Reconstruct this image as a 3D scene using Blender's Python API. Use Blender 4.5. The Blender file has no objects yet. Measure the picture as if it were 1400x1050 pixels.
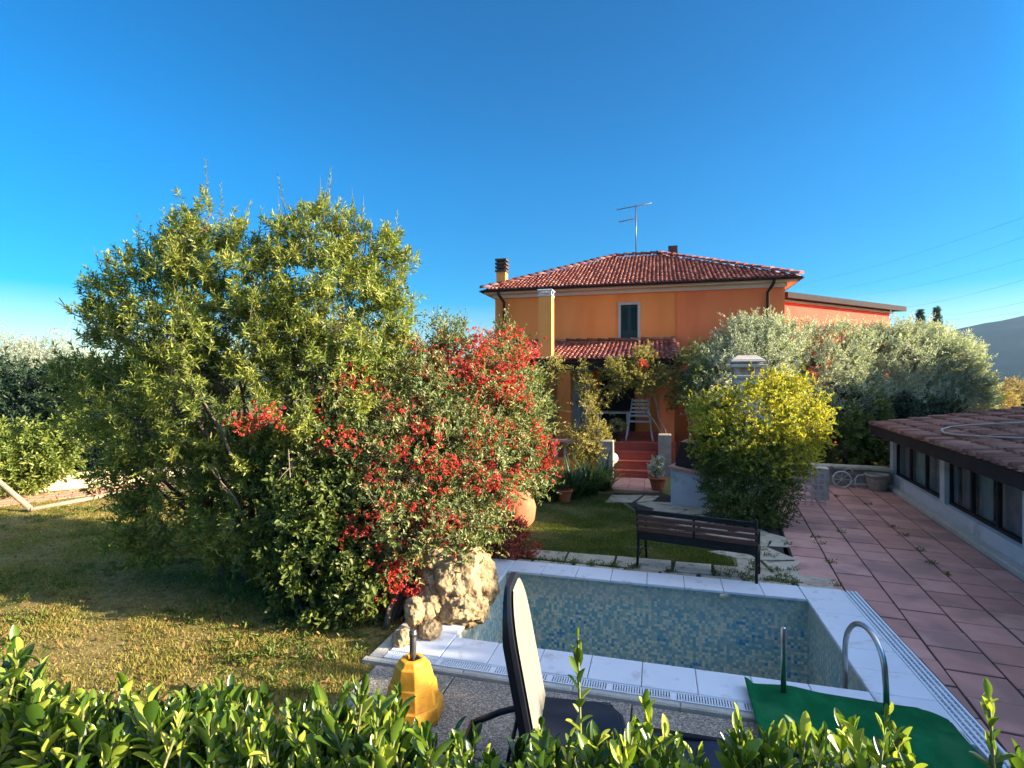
import bpy, bmesh, math, random
import numpy as np
from mathutils import Vector, Matrix, noise as mnoise

PI = math.pi
R = math.radians
random.seed(7)
SC = bpy.context.scene
SUN_AZ, SUN_EL = 101.0, 17.0
SUN, SKY, EXPO, SKY_SAT, SKY_GAM = 4.0, 0.12, 2.5, 2.9, 1.15
SHADE_Z = 3.55
HAZE = 0.00011
SKY_NORM = 0.09
COL = SC.collection

# ------------------------------------------------------------------ camera
H = 2.6            # eye height over the pool terrace
FPX = 740.0        # focal length in photo pixels (1400 wide)
HZ = 518.0         # horizon row in the photo
cam = bpy.data.objects.new('camera', bpy.data.cameras.new('camera'))
COL.objects.link(cam)
cam.location = (0, 0, H)
cam.rotation_euler = (R(90), 0, 0)
cam.data.sensor_width = 36.0
cam.data.lens = 36.0 * FPX / 1400.0
cam.data.shift_y = (HZ - 525.0) / 1400.0
cam.data.clip_start = 0.05
cam.data.clip_end = 20000
SC.camera = cam

def G(px, py, z=0.0):
    """point of the plane at height z seen at a photo pixel"""
    d = (H - z) * FPX / (py - HZ)
    return Vector(((px - 700.0) / FPX * d, d, z))
def A(px, py, d):
    """point at distance d"""
    return Vector(((px - 700.0) / FPX * d, d, H - (py - HZ) / FPX * d))

class Frame:
    def __init__(s, deg):
        s.c, s.s = math.cos(R(deg)), math.sin(R(deg))
        s.deg = deg
    def __call__(s, p):
        a, b = p[0], p[1]
        return (a * s.c + b * s.s, -a * s.s + b * s.c, p[2])
    def inv(s, x, y, *_):
        return (x * s.c - y * s.s, x * s.s + y * s.c)
F1 = Frame(15.1)      # house and pool
F2 = Frame(21.4)      # terrace and low building
ID = lambda p: p

# ------------------------------------------------------------------ materials
def lin(v):
    v /= 255.0
    return v / 12.92 if v <= 0.04045 else ((v + 0.055) / 1.055) ** 2.4
def C(r, g, b): return (lin(r), lin(g), lin(b), 1.0)

def new_mat(name):
    m = bpy.data.materials.new(name); m.use_nodes = True
    nt = m.node_tree
    return m, nt, nt.nodes, nt.links, nt.nodes['Principled BSDF']

def ramp(nodes, cols, pos=None, interp='LINEAR'):
    r = nodes.new('ShaderNodeValToRGB')
    e = r.color_ramp
    e.interpolation = interp
    n = len(cols)
    pos = pos or [i / max(1, n - 1) for i in range(n)]
    while len(e.elements) < n: e.elements.new(0.5)
    for i in range(n):
        e.elements[i].position = pos[i]; e.elements[i].color = cols[i]
    return r

def surf(name, cols, scale=3.0, rough=0.7, bump=0.0, bscale=None, spec=0.3, island=0.0, metal=0.0,
         detail=6.0, pos=None, stretch=None, stain=None):
    """noise-mottled surface; island = how strongly each loose piece differs"""
    m, nt, N, L, b = new_mat(name)
    tc = N.new('ShaderNodeTexCoord')
    mp = N.new('ShaderNodeMapping')
    L.new(tc.outputs['Object'], mp.inputs['Vector'])
    if stretch: mp.inputs['Scale'].default_value = stretch
    nz = N.new('ShaderNodeTexNoise'); nz.inputs['Scale'].default_value = scale
    nz.inputs['Detail'].default_value = detail; nz.inputs['Roughness'].default_value = 0.62
    L.new(mp.outputs['Vector'], nz.inputs['Vector'])
    rp = ramp(N, cols, pos or [0.3 + 0.4 * i / max(1, len(cols) - 1) for i in range(len(cols))])
    fac = nz.outputs['Fac']
    if island:
        g = N.new('ShaderNodeNewGeometry')
        mx = N.new('ShaderNodeMix'); mx.inputs['Factor'].default_value = island
        mr = N.new('ShaderNodeMapRange')
        mr.inputs['To Min'].default_value = 0.28; mr.inputs['To Max'].default_value = 0.72
        L.new(g.outputs['Random Per Island'], mr.inputs['Value'])
        L.new(fac, mx.inputs['A']); L.new(mr.outputs['Result'], mx.inputs['B'])
        fac = mx.outputs['Result']
    L.new(fac, rp.inputs['Fac'])
    colout = rp.outputs['Color']
    if stain:
        n2 = N.new('ShaderNodeTexNoise'); n2.inputs['Scale'].default_value = stain[0]; n2.inputs['Detail'].default_value = 5
        L.new(mp.outputs['Vector'], n2.inputs['Vector'])
        r2 = ramp(N, [(0, 0, 0, 1), (1, 1, 1, 1)], [stain[2], stain[2] + 0.12])
        L.new(n2.outputs['Fac'], r2.inputs['Fac'])
        mm = N.new('ShaderNodeMix'); mm.data_type = 'RGBA'
        sf = N.new('ShaderNodeMath'); sf.operation = 'MULTIPLY'; sf.inputs[1].default_value = stain[3]
        L.new(r2.outputs['Color'], sf.inputs[0])
        L.new(sf.outputs[0], mm.inputs['Factor'])
        L.new(colout, mm.inputs['A']); mm.inputs['B'].default_value = stain[1]
        colout = mm.outputs['Result']
    L.new(colout, b.inputs['Base Color'])
    b.inputs['Roughness'].default_value = rough
    b.inputs['Specular IOR Level'].default_value = spec
    b.inputs['Metallic'].default_value = metal
    if bump:
        nb = N.new('ShaderNodeTexNoise'); nb.inputs['Scale'].default_value = bscale or scale * 6
        nb.inputs['Detail'].default_value = 5
        L.new(mp.outputs['Vector'], nb.inputs['Vector'])
        bp = N.new('ShaderNodeBump'); bp.inputs['Strength'].default_value = bump
        bp.inputs['Distance'].default_value = 0.02
        L.new(nb.outputs['Fac'], bp.inputs['Height']); L.new(bp.outputs['Normal'], b.inputs['Normal'])
    return m

def leafmat(name, cols, trans=0.35, rough=0.45, spec=0.35, pos=None, tint=1.25):
    m, nt, N, L, b = new_mat(name)
    g = N.new('ShaderNodeNewGeometry')
    rp = ramp(N, cols, pos)
    tc = N.new('ShaderNodeTexCoord')
    nz = N.new('ShaderNodeTexNoise'); nz.inputs['Scale'].default_value = 2.3; nz.inputs['Detail'].default_value = 2
    L.new(tc.outputs['Object'], nz.inputs['Vector'])
    mr = N.new('ShaderNodeMapRange'); mr.inputs['From Min'].default_value = 0.3; mr.inputs['From Max'].default_value = 0.7
    L.new(nz.outputs['Fac'], mr.inputs['Value'])
    mx = N.new('ShaderNodeMix'); mx.inputs['Factor'].default_value = 0.35
    L.new(g.outputs['Random Per Island'], mx.inputs['A']); L.new(mr.outputs['Result'], mx.inputs['B'])
    L.new(mx.outputs['Result'], rp.inputs['Fac'])
    L.new(rp.outputs['Color'], b.inputs['Base Color'])
    b.inputs['Roughness'].default_value = rough
    b.inputs['Specular IOR Level'].default_value = spec
    t = N.new('ShaderNodeBsdfTranslucent')
    mu = N.new('ShaderNodeMix'); mu.data_type = 'RGBA'; mu.blend_type = 'MULTIPLY'; mu.inputs['Factor'].default_value = 1
    mu.inputs['B'].default_value = (tint, tint * 1.05, tint * 0.5, 1)
    L.new(rp.outputs['Color'], mu.inputs['A']); L.new(mu.outputs['Result'], t.inputs['Color'])
    ms = N.new('ShaderNodeMixShader'); ms.inputs['Fac'].default_value = trans
    L.new(b.outputs['BSDF'], ms.inputs[1]); L.new(t.outputs['BSDF'], ms.inputs[2])
    L.new(ms.outputs['Shader'], N['Material Output'].inputs['Surface'])
    return m

# ------------------------------------------------------------------ mesh builder
class MB:
    def __init__(s, T=ID):
        s.v = []; s.f = []; s.mi = []; s.T = T; s.smooth = []
    def vs(s, pts):
        i = len(s.v); s.v.extend([tuple(s.T(p)) for p in pts]); return i
    def face(s, idx, m=0, sm=False):
        s.f.append(tuple(idx)); s.mi.append(m); s.smooth.append(sm)
    def quad(s, a, b, c, d, m=0):
        i = s.vs([a, b, c, d]); s.face((i, i + 1, i + 2, i + 3), m)
    def poly(s, pts, m=0):
        i = s.vs(pts); s.face(range(i, i + len(pts)), m)
    def hexa(s, p, m=0):
        """8 points: bottom ring 0-3, top ring 4-7"""
        i = s.vs(p)
        for q in ((3, 2, 1, 0), (4, 5, 6, 7), (0, 1, 5, 4), (1, 2, 6, 5), (2, 3, 7, 6), (3, 0, 4, 7)):
            s.face([i + k for k in q], m)
    def box(s, x0, x1, y0, y1, z0, z1, m=0):
        s.hexa([(x0, y0, z0), (x1, y0, z0), (x1, y1, z0), (x0, y1, z0),
                (x0, y0, z1), (x1, y0, z1), (x1, y1, z1), (x0, y1, z1)], m)
    def bbox(s, x0, x1, y0, y1, z0, z1, c=0.01, m=0):
        """box with chamfered top edges"""
        i = s.vs([(x0, y0, z0), (x1, y0, z0), (x1, y1, z0), (x0, y1, z0),
                  (x0, y0, z1 - c), (x1, y0, z1 - c), (x1, y1, z1 - c), (x0, y1, z1 - c),
                  (x0 + c, y0 + c, z1), (x1 - c, y0 + c, z1), (x1 - c, y1 - c, z1), (x0 + c, y1 - c, z1)])
        for q in ((3, 2, 1, 0), (8, 9, 10, 11), (0, 1, 5, 4), (1, 2, 6, 5), (2, 3, 7, 6), (3, 0, 4, 7),
                  (4, 5, 9, 8), (5, 6, 10, 9), (6, 7, 11, 10), (7, 4, 8, 11)):
            s.face([i + k for k in q], m)
    def prism(s, poly, z0, z1, c=0.0, m=0):
        """extruded plan polygon (counter-clockwise), chamfered top"""
        n = len(poly)
        cx = sum(p[0] for p in poly) / n; cy = sum(p[1] for p in poly) / n
        rings = [[(p[0], p[1], z0) for p in poly], [(p[0], p[1], z1 - c) for p in poly]]
        if c:
            top = []
            for p in poly:
                dx, dy = cx - p[0], cy - p[1]; l = math.hypot(dx, dy) or 1
                top.append((p[0] + dx / l * c * 1.4, p[1] + dy / l * c * 1.4, z1))
            rings.append(top)
        base = [s.vs(r) for r in rings]
        for k in range(len(rings) - 1):
            for j in range(n):
                j2 = (j + 1) % n
                s.face((base[k] + j, base[k] + j2, base[k + 1] + j2, base[k + 1] + j), m)
        s.face([base[-1] + j for j in range(n)], m)
        s.face([base[0] + j for j in reversed(range(n))], m)
    def tube(s, pts, rad, n=6, m=0, cap=True, sm=True):
        pts = [Vector(p) for p in pts]
        if not hasattr(rad, '__len__'): rad = [rad] * len(pts)
        up = Vector((0, 0, 1))
        prev = None; base = []
        for k, p in enumerate(pts):
            t = (pts[min(k + 1, len(pts) - 1)] - pts[max(k - 1, 0)])
            if t.length < 1e-9: t = Vector((0, 0, 1))
            t.normalize()
            if prev is None:
                q = up if abs(t.z) < 0.9 else Vector((1, 0, 0))
                u = t.cross(q).normalized()
            else:
                u = (prev - t * prev.dot(t))
                u = u.normalized() if u.length > 1e-6 else t.orthogonal().normalized()
            prev = u
            w = t.cross(u)
            base.append(s.vs([p + (u * math.cos(2 * PI * j / n) + w * math.sin(2 * PI * j / n)) * rad[k] for j in range(n)]))
        for k in range(len(pts) - 1):
            for j in range(n):
                j2 = (j + 1) % n
                s.face((base[k] + j, base[k] + j2, base[k + 1] + j2, base[k + 1] + j), m, sm)
        if cap:
            s.face([base[0] + j for j in reversed(range(n))], m)
            s.face([base[-1] + j for j in range(n)], m)
    def lathe(s, c, prof, n=24, m=0, sm=True, axis=None):
        c = Vector(c); M3 = axis or Matrix.Identity(3)
        base = [s.vs([c + M3 @ Vector((r * math.cos(2 * PI * j / n), r * math.sin(2 * PI * j / n), z)) for j in range(n)]) for r, z in prof]
        for k in range(len(prof) - 1):
            for j in range(n):
                j2 = (j + 1) % n
                s.face((base[k] + j, base[k] + j2, base[k + 1] + j2, base[k + 1] + j), m, sm)
        s.face([base[0] + j for j in reversed(range(n))], m)
        s.face([base[-1] + j for j in range(n)], m)

def link(name, me, mats, parent=None, root=(0, 0, 0)):
    o = bpy.data.objects.new(name, me)
    COL.objects.link(o)
    for m in (mats if isinstance(mats, (list, tuple)) else [mats]): me.materials.append(m)
    if parent is not None:
        o.parent = parent
    else:
        o.location = root
    return o

def world_origin(o):
    v = Vector((0, 0, 0))
    while o is not None:
        v += Vector(o.location); o = o.parent
    return v

def obj(name, mb, mats, parent=None, root=(0, 0, 0)):
    """link a builder as one object; vertices are in world space"""
    off = world_origin(parent) if parent is not None else Vector(root)
    me = bpy.data.meshes.new(name)
    me.from_pydata([(x - off[0], y - off[1], z - off[2]) for x, y, z in mb.v], [], mb.f)
    me.polygons.foreach_set('material_index', mb.mi)
    me.polygons.foreach_set('use_smooth', mb.smooth)
    me.update()
    return link(name, me, mats, parent, root)

def npobj(name, V, Fq, mats, parent=None, root=(0, 0, 0), smooth=False):
    """arrays: V (n,3) world space, Fq (m,k) faces"""
    off = np.array(world_origin(parent) if parent is not None else Vector(root))
    me = bpy.data.meshes.new(name)
    V = np.asarray(V, dtype=np.float64) - off
    m, k = Fq.shape
    me.vertices.add(len(V)); me.vertices.foreach_set('co', V.astype(np.float32).ravel())
    me.loops.add(m * k); me.loops.foreach_set('vertex_index', Fq.astype(np.int32).ravel())
    me.polygons.add(m)
    me.polygons.foreach_set('loop_start', np.arange(0, m * k, k, dtype=np.int32))
    me.polygons.foreach_set('loop_total', np.full(m, k, dtype=np.int32))
    if smooth: me.polygons.foreach_set('use_smooth', np.ones(m, dtype=bool))
    me.update(calc_edges=True)
    return link(name, me, mats, parent, root)

def thing(name, label, cat, loc, group=None):
    o = bpy.data.objects.new(name, None); COL.objects.link(o)
    o.location = loc; o.empty_display_size = 0.2
    return tag(o, label, cat, group)
def tag(o, label, cat, group=None):
    o['label'] = label; o['category'] = cat
    if group: o['group'] = group
    return o
def struct(o):
    o['kind'] = 'structure'; return o
def stuff(o):
    o['kind'] = 'stuff'; return o

# ------------------------------------------------------------------ foliage
def nrm(a): return a / np.maximum(np.linalg.norm(a, axis=-1, keepdims=True), 1e-9)

def clumps(rng, lobes, n, shell=(0.6, 1.0), inside=0.62):
    """n points spread through the outer part of a union of ellipsoids, with outward directions"""
    c = np.array([l[0] for l in lobes], float); r = np.array([l[1] for l in lobes], float)
    w = (r[:, 0] * r[:, 2] + r[:, 0] * r[:, 1]); w /= w.sum()
    P = np.zeros((0, 3)); D = np.zeros((0, 3))
    while len(P) < n:
        k = rng.choice(len(c), n * 2, p=w)
        d = nrm(rng.normal(size=(n * 2, 3)))
        u = shell[0] + (shell[1] - shell[0]) * rng.random((n * 2, 1)) ** 0.6
        p = c[k] + d * r[k] * u
        q = np.min(np.linalg.norm((p[:, None, :] - c[None]) / r[None], axis=2), axis=1)
        ok = (q > inside) & (p[:, 2] > 0.03)
        P = np.vstack([P, p[ok]]); D = np.vstack([D, nrm(d / r[k])[ok]])
    return P[:n], D[:n]

def shoots(rng, P, D, per, spread, up=0.5, wild=0.5):
    P2 = np.repeat(P, per, 0) + rng.normal(size=(len(P) * per, 3)) * spread
    D2 = nrm(np.repeat(D, per, 0) + np.array([0, 0, up]) + rng.normal(size=(len(P) * per, 3)) * wild)
    return P2, D2

def leaves_on(rng, P, D, slen, nl, ang=(75, 20), jit=0.25):
    """leaves in a spiral round each shoot: bases, axes, normals, position along the shoot"""
    n = len(P)
    t = np.tile(np.linspace(0.1, 1.0, nl), n)
    D2 = np.repeat(D, nl, 0)
    ref = np.where(np.abs(D2[:, 2:3]) < 0.9, np.array([[0, 0, 1.0]]), np.array([[1.0, 0, 0]]))
    u = nrm(np.cross(D2, ref)); w = np.cross(D2, u)
    ph = np.tile(np.arange(nl) * 2.39996, n) + np.repeat(rng.random(n) * 6.28, nl) + rng.normal(size=n * nl) * 0.3
    rad = u * np.cos(ph)[:, None] + w * np.sin(ph)[:, None]
    a = np.radians(ang[0] + (ang[1] - ang[0]) * t + rng.normal(size=n * nl) * 12)[:, None]
    ax = nrm(D2 * np.cos(a) + rad * np.sin(a) + rng.normal(size=(n * nl, 3)) * jit)
    no = D2 * np.sin(a) - rad * np.cos(a)
    no = nrm(no - ax * np.sum(no * ax, 1, keepdims=True))
    sl = np.repeat(slen * (0.6 + 0.8 * rng.random(n)), nl)
    B = np.repeat(P, nl, 0) + D2 * (t * sl)[:, None]
    return B, ax, no, t

def leafgeo(B, ax, no, L, W, kind='diamond', fold=0.25, curl=0.15):
    n = len(B); L = np.broadcast_to(L, (n,))[:, None]; W = np.broadcast_to(W, (n,))[:, None]
    sd = np.cross(ax, no)
    if kind == 'diamond':
        up = no * W * fold
        V = np.stack([B, B + ax * L * 0.45 + sd * W * 0.5 + up, B + ax * L - no * L * curl, B + ax * L * 0.45 - sd * W * 0.5 + up], 1)
        Fq = np.array([[0, 1, 2], [0, 2, 3]])
    elif kind == 'oval':
        up = no * W * fold
        V = np.stack([B, B + ax * L * 0.3 + sd * W * 0.45 + up, B + ax * L * 0.72 + sd * W * 0.42 + up - no * L * curl * 0.5,
                      B + ax * L - no * L * curl, B + ax * L * 0.72 - sd * W * 0.42 + up - no * L * curl * 0.5, B + ax * L * 0.3 - sd * W * 0.45 + up], 1)
        Fq = np.array([[0, 1, 2, 3], [0, 3, 4, 5]])
    else:
        ts = [0, 0.15, 0.38, 0.62, 0.82, 0.94, 1.0]; ws = [0.09, 0.52, 0.92, 1.0, 0.74, 0.42, 0.03]
        cols = []
        cu = curl * (0.4 + 1.2 * np.random.RandomState(3).rand(n, 1))
        for t, w in zip(ts, ws):
            mid = B + ax * L * t - no * L * cu * t * t
            for k in (-1, 0, 1):
                cols.append(mid + sd * W * 0.5 * w * k + (no * W * fold * w if k else 0))
        V = np.stack(cols, 1)
        q = []
        for i in range(len(ts) - 1):
            for j in (0, 1):
                a = i * 3 + j
                q.append([a, a + 1, a + 4, a + 3])
        Fq = np.array(q)
    k = V.shape[1]
    F_ = (Fq[None] + (np.arange(n) * k)[:, None, None]).reshape(-1, Fq.shape[1])
    return V.reshape(-1, 3), F_

def twigs_np(P, Q, r0, r1):
    """three-sided straight twigs"""
    n = len(P); d = nrm(Q - P)
    ref = np.where(np.abs(d[:, 2:3]) < 0.9, np.array([[0, 0, 1.0]]), np.array([[1.0, 0, 0]]))
    u = nrm(np.cross(d, ref)); w = np.cross(d, u)
    vs = []
    for base, r in ((P, r0), (Q, r1)):
        for j in range(3):
            a = 2 * PI * j / 3
            vs.append(base + (u * math.cos(a) + w * math.sin(a)) * r)
    V = np.stack(vs, 1)
    f = np.array([[0, 1, 4, 3], [1, 2, 5, 4], [2, 0, 3, 5]])
    return V.reshape(-1, 3), (f[None] + (np.arange(n) * 6)[:, None, None]).reshape(-1, 4)

def limb(mb, a, b, r0, r1, rng, bend=0.12, seg=4, n=6):
    a = Vector(a); b = Vector(b); l = (b - a).length
    o = Vector(rng.normal(size=3)) * l * bend + Vector((0, 0, l * 0.06))
    pts = []; rr = []
    for i in range(seg + 1):
        t = i / seg
        pts.append(a.lerp(b, t) + o * math.sin(PI * t) + (Vector(rng.normal(size=3)) * l * 0.02 if 0 < i < seg else Vector((0, 0, 0))))
        rr.append(r0 + (r1 - r0) * t)
    mb.tube(pts, rr, n)
    return pts

def merge(parts):
    Vs = []; Fs = []; o = 0
    for V, F_ in parts:
        Vs.append(V); Fs.append(F_ + o); o += len(V)
    return np.vstack(Vs), np.vstack(Fs)

def lobes_px(lst, flat=1.0):
    """(px, py, distance, radius[, vertical radius]) -> ellipsoids"""
    out = []
    for l in lst:
        p = A(l[0], l[1], l[2]); r = l[3]; rz = l[4] if len(l) > 4 else r
        out.append((tuple(p), (r, r * flat, rz)))
    return out

def plant(name, label, cat, root, lobes, seed, leaf, bark, n_clump, per, spread, slen, nl, L, W, kind='diamond',
          ang=(75, 20), up=0.5, wild=0.5, shell=(0.6, 1.0), stems=1, r0=0.06, group=None, fold=0.25, curl=0.15,
          crown='crown', trunk='trunk', twig=0.5, inside=0.62, jit=0.25, extra=None, smooth=False, bare=0):
    rng = np.random.default_rng(seed)
    t = thing(name, label, cat, root, group)
    root = Vector(root)
    P, D = clumps(rng, lobes, n_clump, shell, inside)
    # trunk, limbs to every lobe, branches to part of the clumps
    mb = MB()
    cs = [Vector(l[0]) for l in lobes]
    stembases = [root + Vector((rng.normal() * 0.12 * (stems > 1), rng.normal() * 0.12 * (stems > 1), -0.04)) for _ in range(stems)]
    forks = []
    for i, sb in enumerate(stembases):
        grp = [c for j, c in enumerate(cs) if j % stems == i] or cs
        cen = sum(grp, Vector()) / len(grp)
        low = min(c.z - l[1][2] for c, l in zip(cs, lobes))
        fk = sb.lerp(Vector((cen.x, cen.y, max(low, root.z) * 0.5 + cen.z * 0.5)), 0.55)
        limb(mb, sb, fk, r0, r0 * 0.7, rng, 0.06, 5, 8)
        forks.append(fk)
    for j, c in enumerate(cs):
        limb(mb, forks[j % stems], forks[j % stems].lerp(c, .78), r0 * 0.5, r0 * 0.10, rng)
    kk = rng.choice(len(P), min(len(P), int(len(P) * twig)), replace=False)
    cc = np.array([tuple(c) for c in cs])
    for k in kk[:400]:
        j = int(np.argmin(np.linalg.norm(cc - P[k], axis=1)))
        limb(mb, cs[j].lerp(Vector(P[k]), 0.1), P[k], r0 * 0.16, r0 * 0.05, rng, 0.1, 2, 4)
    for k in range(bare):
        p = Vector(P[rng.integers(len(P))]); d = Vector(D[rng.integers(len(P))])
        limb(mb, p, p + (d + Vector((0, 0, 0.6))).normalized() * slen * 2.5, r0 * 0.08, r0 * 0.03, rng, 0.08, 3, 4)
    obj(trunk, mb, bark, t)
    SP, SD = shoots(rng, P, D, per, spread, up, wild)
    B, ax, no, tt = leaves_on(rng, SP, SD, slen, nl, ang, jit)
    s = 0.7 + 0.6 * rng.random(len(B))
    V, F_ = leafgeo(B, ax, no, L * s, W * s, kind, fold, curl)
    npobj(crown, V, F_, leaf, t, smooth=smooth)
    return t, P, D

# ------------------------------------------------------------------ palette
m_plaster = surf('ochre plaster', [C(240, 138, 66), C(245, 148, 76)], 1.2, 0.85, 0.15, 60, stretch=(1, 1, .22), stain=(1.6, C(226, 122, 58), 0.5, 0.35))
m_plaster_red = surf('orange plaster', [C(236, 120, 66), C(241, 128, 74)], 1.2, 0.85, 0.15, 60, stretch=(1, 1, .22), stain=(1.6, C(222, 106, 58), 0.5, 0.35))
m_plaster_annex = surf('red plaster', [C(228, 66, 44), C(234, 78, 54)], 1.2, 0.85, 0.12, 60)
m_ochre = surf('yellow ochre render', [C(240, 148, 74), C(244, 158, 86)], 2, 0.85, 0.15, 60)
m_rooftile = surf('old clay barrel tiles', [C(106, 58, 52), C(144, 82, 70), C(186, 128, 108)], 8, 0.85, 0.2, 60, spec=.15, island=0.8)
m_rooftile_dark = surf('weathered brown barrel tiles', [C(96, 62, 54), C(136, 94, 80), C(170, 128, 110)], 6, 0.85, 0.2, 50, spec=.15, island=0.7)
m_underroof = surf('dark roof underlay', [C(60, 36, 32), C(74, 46, 40)], 5, 0.9)
m_brown = surf('dark brown painted metal', [C(46, 38, 38), C(58, 48, 46)], 4, 0.8, spec=0.1)
m_trimgrey = surf('pale grey stone trim', [C(176, 164, 152), C(196, 184, 170)], 6, 0.8, 0.1)
m_soffit = surf('painted soffit', [C(196, 178, 166), C(206, 190, 178)], 3, 0.8)
m_shutter = surf('dark green shutter paint', [C(28, 54, 52), C(34, 62, 60)], 5, 0.5, 0.05)
m_capmetal = surf('dark clay chimney cap', [C(58, 48, 46), C(84, 66, 58)], 8, 0.8, 0.2)
m_white = surf('white paint', [C(214, 212, 208), C(226, 224, 220)], 3, 0.5, 0.04)
m_whiteplastic = surf('white plastic', [C(206, 210, 214), C(220, 224, 228)], 6, 0.45)
m_whitewall = surf('white garden render', [C(176, 176, 178), C(200, 200, 200)], 2.0, 0.85, 0.2, 40, stain=(2.5, C(128, 124, 116), 0.56, 0.6))
m_creamwall = surf('cream garden wall render', [C(196, 182, 140), C(214, 200, 160)], 2.5, 0.9, 0.3, 30, stain=(3, C(140, 126, 92), 0.56, 0.6))
m_coping = surf('white glazed coping tile', [C(204, 208, 214), C(220, 222, 226)], 2.5, 0.35, 0.03, 40, island=0.4, stain=(7, C(166, 158, 146), 0.58, 0.45))
m_curb = surf('pale concrete curb', [C(160, 154, 142), C(190, 184, 170)], 8, 0.9, 0.35, 60)
m_terra = surf('terracotta paving tile', [C(170, 120, 108), C(188, 136, 122), C(204, 154, 140)], 5, 0.7, 0.15, 60, island=0.6, stain=(1.3, C(146, 112, 102), 0.5, 0.7))
m_step = surf('red clay stair tile', [C(156, 70, 56), C(176, 84, 68)], 5, 0.6, 0.08, 40, stain=(4, C(146, 70, 56), 0.58, 0.6))
m_joint = surf('dark mossy joint', [C(40, 34, 30), C(62, 56, 44)], 14, 0.95, 0.4, 60)
m_flag = surf('grey flagstone', [C(142, 132, 112), C(172, 160, 138), C(190, 178, 156)], 6, 0.85, 0.4, 40, island=0.45, stain=(7, C(92, 88, 76), 0.56, 0.7))
m_brickpath = surf('pinkish paving brick', [C(164, 118, 92), C(190, 146, 116)], 9, 0.9, 0.3, 50, island=0.6)
m_wood = surf('reddish bench wood', [C(70, 44, 38), C(96, 60, 50), C(126, 84, 68)], 6, 0.55, 0.2, 40, stretch=(1, 1, 9), island=0.3)
m_iron = surf('black cast iron', [C(26, 26, 28), C(40, 38, 38)], 10, 0.5, 0.15, 60, metal=0.3)
m_steel = surf('brushed stainless steel', [C(170, 172, 174), C(190, 192, 194)], 30, 0.28, 0.02, metal=1.0)
m_grey_tube = surf('grey metal tube', [C(92, 92, 94), C(112, 110, 110)], 20, 0.4, metal=0.7)
m_yellow = surf('faded yellow plastic', [C(206, 142, 34), C(218, 158, 52)], 4, 0.6, 0.12, 40, stain=(7, C(150, 96, 34), 0.55, 0.6))
m_blackplastic = surf('black plastic frame', [C(20, 24, 32), C(30, 34, 42)], 6, 0.38, 0.05)
m_navy = surf('navy lounger fabric', [C(30, 38, 58), C(42, 52, 74)], 90, 0.8, 0.3, 300)
m_terracotta = surf('terracotta pot clay', [C(172, 92, 60), C(192, 112, 78)], 5, 0.8, 0.12, 40, stain=(4, C(206, 150, 120), 0.6, 0.5))
m_bark = surf('grey brown bark', [C(86, 74, 60), C(122, 108, 90)], 18, 0.9, 0.5, 60, stretch=(1, 1, 0.3))
m_barkpale = surf('pale olive bark', [C(128, 118, 102), C(160, 150, 132)], 18, 0.9, 0.5, 60, stretch=(1, 1, 0.3))
m_stemgreen = surf('green brown stem', [C(88, 92, 50), C(116, 116, 66)], 18, 0.7)
m_polewood = surf('weathered grey pole', [C(124, 108, 90), C(156, 140, 118)], 12, 0.85, 0.3, 50)
m_stone = surf('rough stone blocks', [C(112, 104, 94), C(150, 142, 128), C(176, 166, 150)], 7, 0.9, 0.6, 30, island=0.4)
m_dark = surf('painted doorway shade', [C(24, 22, 22), C(34, 30, 30)], 3, 0.9)
m_curtain = surf('grey curtain cloth', [C(120, 120, 122), C(150, 150, 150)], 4, 0.9)
m_tealcurtain = surf('pale teal curtain cloth', [C(132, 156, 154), C(160, 182, 178)], 4, 0.9)
m_wirem = surf('wire', [C(60, 62, 66), C(70, 72, 76)], 3, 0.6)
m_hose = surf('pale garden hose', [C(150, 144, 134), C(170, 164, 152)], 6, 0.4)

def glass(name, tint, rough=0.04):
    m, nt, N, L, b = new_mat(name)
    b.inputs['Base Color'].default_value = tint
    b.inputs['Roughness'].default_value = rough
    b.inputs['Specular IOR Level'].default_value = 0.6
    tr = N.new('ShaderNodeBsdfTransparent')
    ms = N.new('ShaderNodeMixShader'); ms.inputs['Fac'].default_value = 0.72
    L.new(b.outputs['BSDF'], ms.inputs[1]); L.new(tr.outputs['BSDF'], ms.inputs[2])
    L.new(ms.outputs['Shader'], N['Material Output'].inputs['Surface'])
    return m
m_glass = glass('dark window glass', C(26, 30, 34))

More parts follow.
